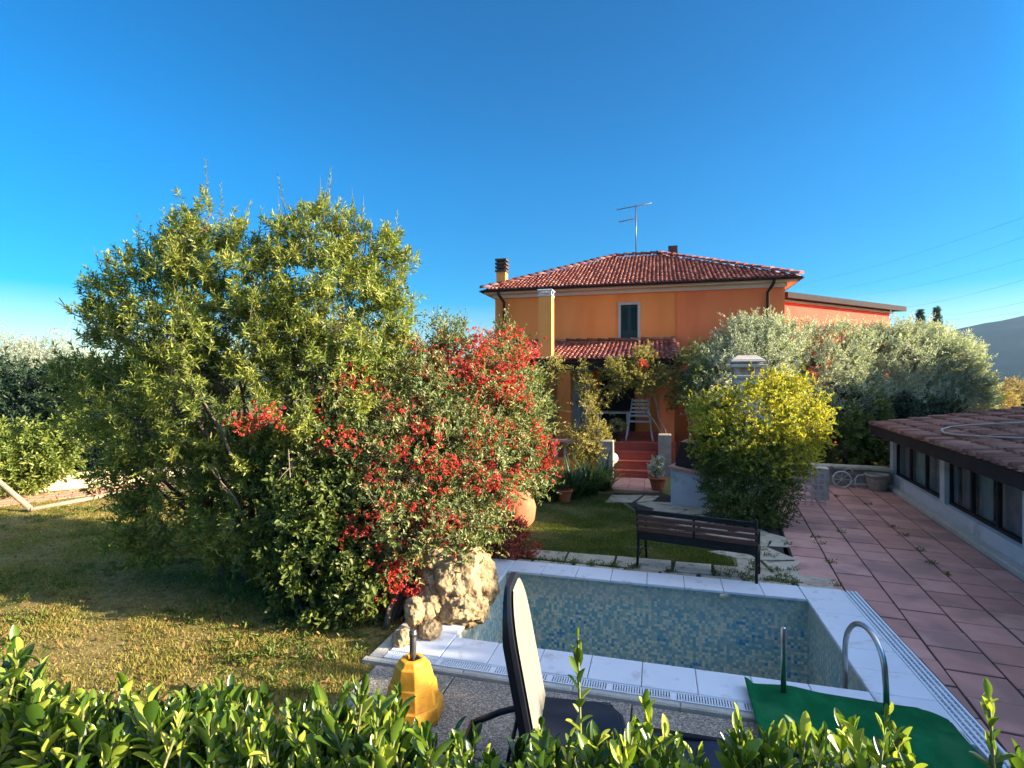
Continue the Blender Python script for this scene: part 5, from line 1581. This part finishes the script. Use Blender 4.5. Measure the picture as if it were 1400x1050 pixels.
ol = [('olive_tree', 'silver leaved olive tree nearest the yellow bush, below the orange wall', (1030, 655, 15.5), [(1030, 500, 15.5, 1.05), (985, 510, 15.2, .75), (1060, 476, 15.8, .8), (1015, 468, 15.8, .6), (1050, 550, 15.2, .9), (970, 540, 15.0, .6)]),
      ('olive_tree', 'silver leaved olive tree in front of the red annex wall', (1125, 650, 15.8), [(1120, 500, 16, 1.15), (1095, 478, 16.2, .75), (1150, 482, 16.2, .8), (1130, 550, 15.6, 1.0), (1170, 540, 15.8, .8), (1140, 520, 17.0, 1.1), (1095, 530, 16.8, .9)]),
      ('olive_tree', 'silver leaved olive tree below the right end of the annex roof', (1220, 650, 16.2), [(1210, 500, 16.4, 1.1), (1190, 482, 16.6, .8), (1240, 480, 16.6, .8), (1220, 550, 16.0, .95), (1180, 530, 16.2, .7), (1190, 520, 17.3, 1.1), (1235, 520, 17.2, .9)]),
      ('olive_tree', 'thin silver olive tree with pale bare branches above the tiled roof', (1285, 640, 16.6), [(1285, 500, 16.6, .95), (1310, 525, 16.4, .75), (1265, 480, 16.8, .7), (1275, 550, 16.2, .8), (1320, 550, 16.2, .55)])]
for i, (nm, lab, (bx_, by_, bd), ls) in enumerate(ol):
    r_ = A(bx_, by_, bd); r_.z = 0
    plant(nm, lab, 'tree', r_, lobes_px(ls), 50 + i, m_olive, m_barkpale, 900, 7, .10, .22, 12, .078, .021, up=.7, wild=.5, stems=2, r0=.07, group='olive trees behind the low building', bare=60 if i < 3 else 110)
plant('evergreen_shrub', 'dark green shrub at the right end of the olive row', 'shrub', G(1335, 650) if False else Vector((15.8, 18.5, 0)), lobes_px([(1325, 510, 18.5, .55), (1335, 545, 18.5, .6), (1310, 490, 18.8, .4)]), 60, m_bushgreen, m_bark,
      160, 6, .08, .15, 10, .06, .03, 'oval', stems=2)
for i, (px, top, lab) in enumerate(((1258, 424, 'left of two dark conifer tips behind the olive trees'), (1281, 420, 'right of two dark conifer tips behind the olive trees'))):
    d = 38.0
    b = A(px, 600, d); b.z = 0; zt = A(px, top, d).z
    t = thing('conifer', lab, 'tree', b, 'conifers behind the olive trees')
    mb = MB(); mb.tube([b, (b.x, b.y, zt - .1)], [.14, .02], 8); obj('trunk', mb, m_bark, t)
    rng = np.random.default_rng(90 + i); n = 900
    u = rng.random(n) ** .8; zz = 1.0 + (zt - 1.0) * u; rr = 1.15 * (1 - u) * (.55 + .45 * np.sin(zz * 9) ** 2) + .015; az = rng.random(n) * 6.28
    Dd = np.stack([np.cos(az), np.sin(az), .25 + 0 * az], 1); Pp = np.stack([b.x + 0 * az, b.y + 0 * az, zz], 1) + Dd * (rr * (.3 + .7 * rng.random(n)))[:, None]
    B, ax, no, _ = leaves_on(rng, Pp, nrm(Dd), .16, 12, (65, 25)); V, Fq = leafgeo(B, ax, no, .10, .03, 'diamond'); npobj('crown', V, Fq, m_conifer, t)
for i, (px, py, d, r, lab) in enumerate(((1385, 548, 24, .9, 'dry beige scrub bush at the right edge below the mountain'), (1360, 556, 23, .6, 'smaller dry beige scrub bush beside the larger one at the right edge'))):
    r_ = A(px, py, d); r_.z = 0
    plant('scrub_bush', lab, 'bush', r_, lobes_px([(px, py, d, r), (px + 12, py + 15, d, r)]), 70 + i, m_scrub, m_barkpale, 90, 6, .12, .25, 9, .09, .04, 'oval', stems=3, r0=.03, group='dry scrub bushes', bare=30)
plant('leafy_shrub', 'green leafy shrub between the yellow bush and the low building', 'shrub', F2((2.7, 16.6, 0)), lobes_px([(1160, 590, 14.6, .55), (1195, 600, 14.8, .5), (1140, 570, 14.6, .5), (1180, 565, 14.8, .55), (1150, 620, 14.4, .4), (1190, 625, 14.7, .4)]), 61, m_bushgreen, m_bark,
      260, 6, .08, .14, 10, .06, .035, 'oval', stems=4, r0=.03)

plant('broad_leaved_shrub', 'dark green broad leaved shrub with few red flowers in shade below the tree', 'shrub', G(425, 850), lobes_px([(450, 700, 6.35, .55), (440, 780, 6.0, .42), (395, 660, 6.6, .42), (400, 740, 6.2, .4), (490, 815, 5.85, .26), (420, 820, 5.9, .25)]), 35, m_bushgreen, m_bark,
      330, 6, .08, .16, 9, .068, .036, 'oval', ang=(80, 30), up=.2, wild=.7, stems=4, r0=.025, bare=40)
for i, (a2, lab) in enumerate(((1.6, 'dark hedge bush behind the trellis and brick pillar'), (3.2, 'dark hedge bush behind the stone ledge and wheel stand'), (4.9, 'dark hedge bush hidden behind the far end of the low building'))):
    c = Vector(F2((a2, 18.0, 0)))
    plant('hedge_bush', lab, 'hedge', c, [((c.x, c.y, .7), (1.1, .7, .8)), ((c.x + .3, c.y, 1.4), (.95, .65, .7))], 150 + i, m_darkhedge, m_bark, 260, 6, .1, .18, 10, .08, .04, 'oval', stems=3, r0=.04, group='dark hedge at the end of the terrace', shell=(.4, 1.0), inside=.4)
# porch climbers
def vine(lab, ls, seed, root, leaf=m_vine, n=150, L=.05):
    return plant('climbing_vine', lab, 'vine', root, lobes_px(ls), seed, leaf, m_barkpale, n, 6, .09, .16, 10, L, .026, 'oval', up=.1, wild=.7, stems=2, r0=.025, group='vines climbing the porch', bare=40)
vv = vine('yellowing vine hanging from the porch eave above the white folding chair', [(845, 510, 15.2, .34), (868, 508, 15.2, .34), (895, 512, 15.2, .32), (915, 524, 15.1, .26), (880, 525, 15.1, .26), (880, 488, 15.4, .22), (850, 530, 15.1, .2)], 81, F1((0.28, 15.5, .84)), n=230)
rng = np.random.default_rng(5); c = A(879, 497, 14.9); FPp = np.array(tuple(c)) + rng.normal(size=(40, 3)) * .06
SP, SD = shoots(rng, FPp, nrm(rng.normal(size=FPp.shape)), 2, .02, .2, .6); B, ax, no, _ = leaves_on(rng, SP, SD, .03, 6, (85, 25)); V, Fq = leafgeo(B, ax, no, .045, .03, 'oval')
npobj('blossoms', V, Fq, m_redflower, vv[0])
vine('pale leafy vine covering the left porch column', [(745, 525, 15.5, .32), (748, 560, 15.5, .3), (735, 590, 15.4, .36), (715, 550, 15.8, .34), (785, 600, 14.7, .3), (790, 505, 15.5, .18), (760, 500, 15.5, .2)], 82, F1((-3.1, 15.4, .84)), n=150)
vine('thin vine climbing the orange wall right of the porch', [(945, 500, 15.0, .4), (955, 525, 14.8, .35), (935, 545, 14.8, .3), (960, 480, 15.3, .25)], 83, F1((1.0, 15.2, 0)), m_bushgreen, 110)
vine('wispy vine on the white pillar left of the steps', [(805, 560, 14.5, .24), (812, 592, 14.3, .24), (800, 530, 14.9, .22), (822, 545, 15.0, .2), (800, 612, 14.1, .25), (818, 620, 14.1, .2)], 84, F1((-1.35, 14.6, 0)), m_vine, 120, .045)

# strappy plants before the balustrade
for i, (px, py, lab) in enumerate(((752, 684, 'dark strappy leaved plant beside the terracotta jar'), (782, 682, 'dark strappy leaved plant around the small clay pot'), (806, 676, 'dark strappy leaved plant in front of the white balusters'), (824, 670, 'dark strappy leaved plant at the foot of the stone ball'))):
    c = G(px, py); t = thing('strappy_plant', lab, 'plant', c, 'strappy plants before the balustrade')
    rng = np.random.default_rng(100 + i); mb = MB()
    for k in range(100):
        az = rng.random() * 6.28; l = .5 + .5 * rng.random(); tilt = .25 + .7 * rng.random(); w = .014 + .008 * rng.random()
        d = Vector((math.cos(az), math.sin(az), 0)); sd = Vector((-d.y, d.x, 0))
        b0_ = c + d * rng.random() * .14 + sd * rng.normal() * .08; prev = None
        for j in range(7):
            u = j / 6; p = b0_ + d * (l * tilt * u * (.6 + .7 * u)) + Vector((0, 0, l * (u * 1.25 - .75 * tilt * u * u) * .95))
            ww = w * (1 - u ** 3) + .0015
            q = mb.vs([p - sd * ww, p + sd * ww])
            if prev is not None: mb.face((prev, prev + 1, q + 1, q), 0, True)
            prev = q
    obj('leaves', mb, m_strap, t)

# far left planting
plant('light_shrub', 'sunlit bright green shrub leaning over the cream wall', 'shrub', G(40, 672), lobes_px([(40, 618, 12.2, .52), (80, 618, 12.3, .40), (0, 625, 12.1, .52), (30, 640, 12.0, .42), (95, 588, 12.6, .28), (-30, 612, 12.2, .5)]), 111, m_lightshrub, m_bark,
      260, 6, .1, .2, 9, .10, .04, 'oval', up=.1, wild=.6, stems=4, r0=.03)
for i, (xs, lab) in enumerate((((-30, 30), 'dark evergreen hedge bush at the left edge behind the bright shrub'), ((75, 130), 'dark evergreen hedge bush behind the leaning bare branches'), ((170, 230), 'dark evergreen hedge bush seen past the left side of the tree'))):
    r_ = A((xs[0] + xs[1]) / 2, 600, 16.5); r_.z = 0
    plant('hedge_bush', lab, 'hedge', r_, lobes_px([(xs[0], 560, 16.5, 1.2), (xs[1], 555, 16.8, 1.2), (xs[0], 600, 16.0, 1.0), (xs[1], 600, 16.2, 1.0), ((xs[0] + xs[1]) / 2, 525, 17, .8)]), 120 + i, m_darkhedge, m_bark,
          260, 6, .14, .22, 10, .11, .05, 'oval', stems=3, r0=.05, group='dark hedge behind the left lawn')
for i, (px, lab) in enumerate(((20, 'pale sunlit olive crown above the dark hedge at the left edge'), (75, 'pale sunlit olive crown beside the oleander tree'))):
    r_ = A(px, 600, 22); r_.z = 0
    plant('olive_tree', lab, 'tree', r_, lobes_px([(px, 500, 22, 1.1), (px + 22, 510, 22, 1.0), (px - 22, 505, 22, 1.0), (px, 540, 22, 1.2)]), 130 + i, m_olive, m_barkpale, 260, 6, .14, .25, 10, .09, .026, stems=2, r0=.08, group='olive trees beyond the left hedge')
# low shrubbery behind the red shrub closing the gap to the porch
plant('garden_shrub', 'dull green shrub in the gap between the oleander and the porch', 'shrub', Vector((-2.2, 13.5, 0)), lobes_px([(560, 560, 13.5, 1.0), (620, 560, 13.8, 1.0), (590, 540, 14, .9), (500, 560, 13.5, 1.0)]), 140, m_bushgreen, m_bark,
      220, 6, .1, .2, 10, .08, .03, 'oval', stems=4)
# unseen evergreens beyond the low building, placed and sized to shade the terrace
for i in range(9):
    b2 = -5.5 + i * 3.0
    c = Vector(F2((9.9 + .3 * math.sin(i * 2.1), b2, 0)))
    zt = (3.95 if i >= 5 else SHADE_Z) + .18 * math.sin(i * 1.7)
    plant('unseen_shade_tree', 'unseen evergreen tree number placed beyond the outbuilding to shade the terrace'.replace(' number', ''), 'tree', c, [((c.x, c.y, zt - 1.1), (1.75, 1.2, 1.1)), ((c.x, c.y, zt - 2.2), (1.8, 1.3, 1.3)), ((c.x + .5, c.y + .6, zt - .9), (1.2, 1.0, .85)), ((c.x - .3, c.y - .7, zt - .95), (1.2, 1.0, .85))], 200 + i, m_darkhedge, m_bark,
          340, 6, .16, .26, 10, .16, .08, 'oval', stems=1, r0=.09, group='unseen shade trees beyond the outbuilding', twig=.1)

# ------------------------------------------------------------------ foreground hedge
prof = [(-60, 880), (0, 890), (25, 888), (60, 935), (130, 960), (175, 930), (240, 965), (290, 930), (340, 945), (400, 965), (440, 960), (485, 940), (530, 950), (560, 985), (600, 1010), (640, 985), (690, 995), (730, 985), (770, 1000), (830, 1005), (880, 980), (930, 1005), (980, 1020), (1030, 1010), (1070, 1005), (1120, 995), (1190, 985), (1230, 1000), (1262, 1060), (1320, 1060), (1350, 1000), (1400, 1020), (1460, 1000)]
def top(px):
    for (a, ya), (b, yb) in zip(prof, prof[1:]):
        if a <= px <= b: return ya + (yb - ya) * (px - a) / (b - a)
    return 1010
hs = [(-60, 110, 'glossy hedge bush in the bottom left corner with tallest yellow tips'), (110, 260, 'glossy hedge bush in front of the sunlit lawn edge'), (260, 420, 'glossy hedge bush between the corner bushes and the parasol base'),
      (420, 580, 'glossy hedge bush overlapping the yellow parasol base'), (580, 740, 'glossy hedge bush below the tan recliner back'), (740, 900, 'glossy hedge bush with one tall upright shoot against the pool'),
      (900, 1060, 'glossy hedge bush in front of the navy lounger fabric'), (1060, 1270, 'glossy hedge bush in front of the green mat'), (1322, 1420, 'single leafy hedge shoot before the clay terrace in the bottom right corner')]
special = {5: [(790, 872, 1.15)], 7: [(1212, 978, 1.05), (1150, 990, 1.1), (1100, 1010, 1.1)], 6: [(1010, 985, 1.2), (885, 975, 1.15)], 8: [(1352, 955, 1.0), (1390, 1030, 1.0)], 0: [(20, 882, 1.25), (55, 900, 1.2)], 3: [(490, 940, 1.2), (545, 950, 1.25)]}
for i, (a, b, lab) in enumerate(hs):
    rng = np.random.default_rng(300 + i)
    cx = (a + b) / 2; base = A(cx, 1000, 1.2); base.z = .9
    t = thing('hedge_shrub', lab, 'hedge', base, 'clipped hedge bushes along the upper terrace')
    tips = list(special.get(i, []))
    n = 0 if i == 8 else int((b - a) * (.85 if i < 4 else .42))
    for k in range(n):
        px = rng.uniform(a - 8, b + 8); off = abs(rng.normal()) * 55 + (rng.random() < .55) * rng.uniform(20, 130)
        tips.append((px, top(px) + off, rng.uniform(1.05, 1.4)))
    mb = MB(); P = []; D = []; Ls = []
    for (px, py, d) in tips:
        tp_ = A(px, py, d)
        ft = Vector((tp_.x + rng.normal() * .05, d + .02 + rng.normal() * .04, .9)); 
        lean = Vector((rng.normal() * .22, rng.normal() * .2, 1)).normalized() if (px, py, d) not in special.get(i, []) else Vector((rng.normal() * .05, 0, 1)).normalized()
        ln = rng.uniform(.16, .30); st = tp_ - lean * ln
        mb.tube([ft, ft.lerp(st, .6) + Vector((rng.normal() * .02, rng.normal() * .02, 0)), st, tp_], [.006, .005, .004, .002], 6)
        P.append(tuple(st)); D.append(tuple(lean)); Ls.append(ln)
    obj('stems', mb, m_stemgreen, t)
    P = np.array(P); D = np.array(D); Ls = np.array(Ls)
    nl = 17; nn_ = len(P)
    tt = np.tile(np.linspace(.05, 1.0, nl), nn_)
    D2 = np.repeat(D, nl, 0); ref = np.array([[1.0, 0, 0]]); u = nrm(np.cross(D2, ref)); w = np.cross(D2, u)
    ph = np.tile(np.arange(nl) * 2.39996, nn_) + np.repeat(rng.random(nn_) * 6.28, nl) + rng.normal(size=nn_ * nl) * .25
    rad = u * np.cos(ph)[:, None] + w * np.sin(ph)[:, None]
    an = np.radians(54 - 42 * tt ** 1.3 + rng.normal(size=nn_ * nl) * 12)[:, None]
    ax = nrm(D2 * np.cos(an) + rad * np.sin(an)); no = D2 * np.sin(an) - rad * np.cos(an)
    B = np.repeat(P, nl, 0) + D2 * (tt * np.repeat(Ls, nl))[:, None]
    sz = (.55 + .65 * rng.random(nn_ * nl)) * np.repeat(.72 + .55 * rng.random(nn_), nl) * (1 - .35 * np.maximum(0, tt - .75) / .25)
    V, Fq = leafgeo(B, ax, no, .058 * sz, .0225 * sz, 'near', .28, .14)
    npobj('foliage', V, Fq, m_hedge, t, smooth=True)

# ------------------------------------------------------------------ far background
def hill(name, pts, d0, d1, seed):
    """pts: (px, ridge row) at distance d1; the slope rises from d0"""
    mb = MB(); NR = 26
    xs = np.arange(pts[0][0], pts[-1][0] + 1, 12.0)
    ys = np.interp(xs, [p[0] for p in pts], [p[1] for p in pts])
    rows = []
    for r in range(NR + 8):
        u = r / NR
        d = d0 + (d1 - d0) * u
        row = []
        for x, y in zip(xs, ys):
            ridge = A(x, y, d1)
            sx = (x - 700) / FPX
            if u <= 1: z = (ridge.z) * (u ** 1.15)
            else: z = ridge.z * max(0.0, 1 - ((u - 1) * 1.6) ** 1.2)
            q = Vector((sx * d, d, 0)) * .006
            z += (mnoise.fractal(q + Vector((seed, 0, 0)), 1.0, 2.1, 5)) * 16 * min(1, u * 2) * (0.35 if 0.9 < u < 1.1 else 1)
            row.append((sx * d, d, max(z, -.5)))
        rows.append(mb.vs(row))
    n = len(xs)
    for r in range(len(rows) - 1):
        for k in range(n - 1): mb.face((rows[r] + k, rows[r] + k + 1, rows[r + 1] + k + 1, rows[r + 1] + k), 0, True)
    return struct(obj(name, mb, m_hill))
hill('mountain', [(700, 520), (1000, 514), (1150, 500), (1250, 470), (1300, 452), (1340, 443), (1400, 431), (1500, 416), (1620, 402), (1760, 410), (1900, 440)], 520, 1000, 3)
hill('hills', [(-900, 500), (-500, 492), (-200, 498), (100, 505), (400, 508), (700, 516), (800, 520)], 600, 1100, 9)
# far belt of trees round the garden
rng = np.random.default_rng(8)
Pp = []
for k in range(420):
    az = rng.uniform(-62, 60); d = rng.uniform(60, 240)
    Pp.append((math.sin(R(az)) * d, math.cos(R(az)) * d, 0, rng.uniform(1.6, 3.2)))
Pp = np.array(Pp)
B0 = np.repeat(Pp[:, :3], 160, 0); rr = np.repeat(Pp[:, 3], 160)
dd = nrm(rng.normal(size=(len(B0), 3))); dd[:, 2] = np.abs(dd[:, 2])
B0 = B0 + dd * (rr * (.6 + .4 * rng.random(len(rr))))[:, None] * np.array([1, 1, .85])
ax = nrm(rng.normal(size=B0.shape)); no = nrm(np.cross(ax, rng.normal(size=B0.shape)))
V, Fq = leafgeo(B0, ax, no, .5, .35, 'diamond')
tag(stuff(npobj('woods', V, Fq, m_darkhedge)), 'far off wooded fields beyond the garden', 'woods')
# power lines
wires = [((1400, 290), (1080, 392)), ((1400, 316), (1150, 395)), ((1400, 346), (1170, 404)), ((1400, 374), (1200, 425)), ((1400, 403), (1270, 432)), ((1400, 416), (1270, 437))]
for i, (p, q) in enumerate(wires):
    u, v = A(p[0] + 160, p[1] - (q[1] - p[1]) * 160 / (p[0] - q[0]) * -1 * -1, 55), A(q[0], q[1], 130)
    mb = MB(); pts = []
    for k in range(13):
        s_ = k / 12; w_ = u.lerp(v, s_); w_.z -= 1.2 * math.sin(PI * s_); pts.append(w_)
    mb.tube(pts, .013, 5)
    tag(obj('power_line', mb, m_wirem, None, tuple(u)), 'thin overhead power line, number counted downwards in the right sky'.replace(', number counted downwards', ''), 'power line', 'power lines in the right sky')

# haze
mh = bpy.data.materials.new('pale air'); mh.use_nodes = True
N = mh.node_tree.nodes; N.remove(N['Principled BSDF'])
pv = N.new('ShaderNodeVolumePrincipled'); pv.inputs['Color'].default_value = (.46, .72, 1.0, 1); pv.inputs['Density'].default_value = HAZE; pv.inputs['Anisotropy'].default_value = .2
mh.node_tree.links.new(pv.outputs['Volume'], N['Material Output'].inputs['Volume'])
if HAZE > 0:
    mb = MB(); mb.box(-1520, 1520, -1520, 1520, -3.0, 185.0)
    stuff(obj('haze', mb, mh))

# ------------------------------------------------------------------ light
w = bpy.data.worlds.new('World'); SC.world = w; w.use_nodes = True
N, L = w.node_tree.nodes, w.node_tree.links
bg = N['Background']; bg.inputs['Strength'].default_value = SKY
sky = N.new('ShaderNodeTexSky'); sky.sky_type = 'NISHITA'; sky.sun_disc = False
sky.sun_elevation = R(SUN_EL); sky.sun_rotation = R(SUN_AZ)
sky.altitude = 200; sky.air_density = 1.0; sky.dust_density = 0.2; sky.ozone_density = 3.0
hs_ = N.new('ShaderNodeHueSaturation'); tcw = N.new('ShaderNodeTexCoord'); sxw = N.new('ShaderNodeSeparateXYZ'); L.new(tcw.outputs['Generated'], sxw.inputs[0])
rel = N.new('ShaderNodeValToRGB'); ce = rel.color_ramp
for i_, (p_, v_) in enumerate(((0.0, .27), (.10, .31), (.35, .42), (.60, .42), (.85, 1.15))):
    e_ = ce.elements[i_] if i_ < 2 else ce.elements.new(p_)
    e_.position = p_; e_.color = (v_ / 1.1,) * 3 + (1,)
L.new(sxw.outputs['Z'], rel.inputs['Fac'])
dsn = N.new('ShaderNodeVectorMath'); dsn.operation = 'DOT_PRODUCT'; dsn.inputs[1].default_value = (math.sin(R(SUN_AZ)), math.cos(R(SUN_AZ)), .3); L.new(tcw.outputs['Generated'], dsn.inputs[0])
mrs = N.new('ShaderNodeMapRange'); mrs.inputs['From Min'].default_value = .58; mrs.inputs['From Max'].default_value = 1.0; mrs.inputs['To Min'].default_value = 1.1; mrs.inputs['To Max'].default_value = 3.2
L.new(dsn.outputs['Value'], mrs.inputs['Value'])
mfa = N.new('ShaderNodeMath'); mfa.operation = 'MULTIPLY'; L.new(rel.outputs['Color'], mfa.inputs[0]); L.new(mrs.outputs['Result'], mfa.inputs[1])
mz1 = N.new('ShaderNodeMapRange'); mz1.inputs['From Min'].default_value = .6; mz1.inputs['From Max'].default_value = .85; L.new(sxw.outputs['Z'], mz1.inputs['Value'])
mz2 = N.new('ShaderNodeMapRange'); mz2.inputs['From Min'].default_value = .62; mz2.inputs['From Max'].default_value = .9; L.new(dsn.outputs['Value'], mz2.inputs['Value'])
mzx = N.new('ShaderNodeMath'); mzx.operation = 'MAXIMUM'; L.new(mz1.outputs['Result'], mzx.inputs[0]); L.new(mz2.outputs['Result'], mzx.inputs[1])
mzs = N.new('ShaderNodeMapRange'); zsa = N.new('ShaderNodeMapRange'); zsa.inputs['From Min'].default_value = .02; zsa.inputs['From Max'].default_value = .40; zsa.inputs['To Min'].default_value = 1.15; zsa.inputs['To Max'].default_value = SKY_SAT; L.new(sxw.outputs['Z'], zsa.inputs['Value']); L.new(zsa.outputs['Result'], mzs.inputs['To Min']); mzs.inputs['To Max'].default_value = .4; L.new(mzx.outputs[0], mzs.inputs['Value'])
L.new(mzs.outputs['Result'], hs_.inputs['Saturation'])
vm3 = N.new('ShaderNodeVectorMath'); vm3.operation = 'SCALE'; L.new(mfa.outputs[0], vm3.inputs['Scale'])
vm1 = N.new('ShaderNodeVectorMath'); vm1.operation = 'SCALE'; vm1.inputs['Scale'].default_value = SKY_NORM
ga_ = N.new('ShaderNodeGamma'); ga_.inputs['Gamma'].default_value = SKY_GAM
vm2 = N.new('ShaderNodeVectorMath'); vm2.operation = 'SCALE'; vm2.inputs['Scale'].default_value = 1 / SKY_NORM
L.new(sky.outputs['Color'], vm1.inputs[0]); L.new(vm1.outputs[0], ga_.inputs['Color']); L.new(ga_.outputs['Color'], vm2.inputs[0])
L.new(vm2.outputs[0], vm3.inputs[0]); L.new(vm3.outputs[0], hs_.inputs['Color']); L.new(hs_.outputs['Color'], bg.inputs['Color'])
sun = bpy.data.lights.new('sun', 'SUN'); sun.energy = SUN; sun.angle = R(.6); sun.color = (1.0, .86, .66)
so_ = bpy.data.objects.new('sun', sun); COL.objects.link(so_)
sv_ = Vector((math.sin(R(SUN_AZ)) * math.cos(R(SUN_EL)), math.cos(R(SUN_AZ)) * math.cos(R(SUN_EL)), math.sin(R(SUN_EL))))
so_.rotation_euler = (-sv_).to_track_quat('-Z', 'Y').to_euler(); so_.location = sv_ * 60

SC.view_settings.view_transform = 'Standard'; SC.view_settings.look = 'None'
SC.view_settings.exposure = EXPO; SC.view_settings.gamma = 1.0
SC.render.engine = 'CYCLES'
SC.cycles.use_denoising = True
SC.cycles.max_bounces = 6; SC.cycles.diffuse_bounces = 3; SC.cycles.glossy_bounces = 3
SC.cycles.transmission_bounces = 4; SC.cycles.transparent_max_bounces = 8; SC.cycles.volume_bounces = 0
SC.cycles.caustics_reflective = False; SC.cycles.caustics_refractive = False
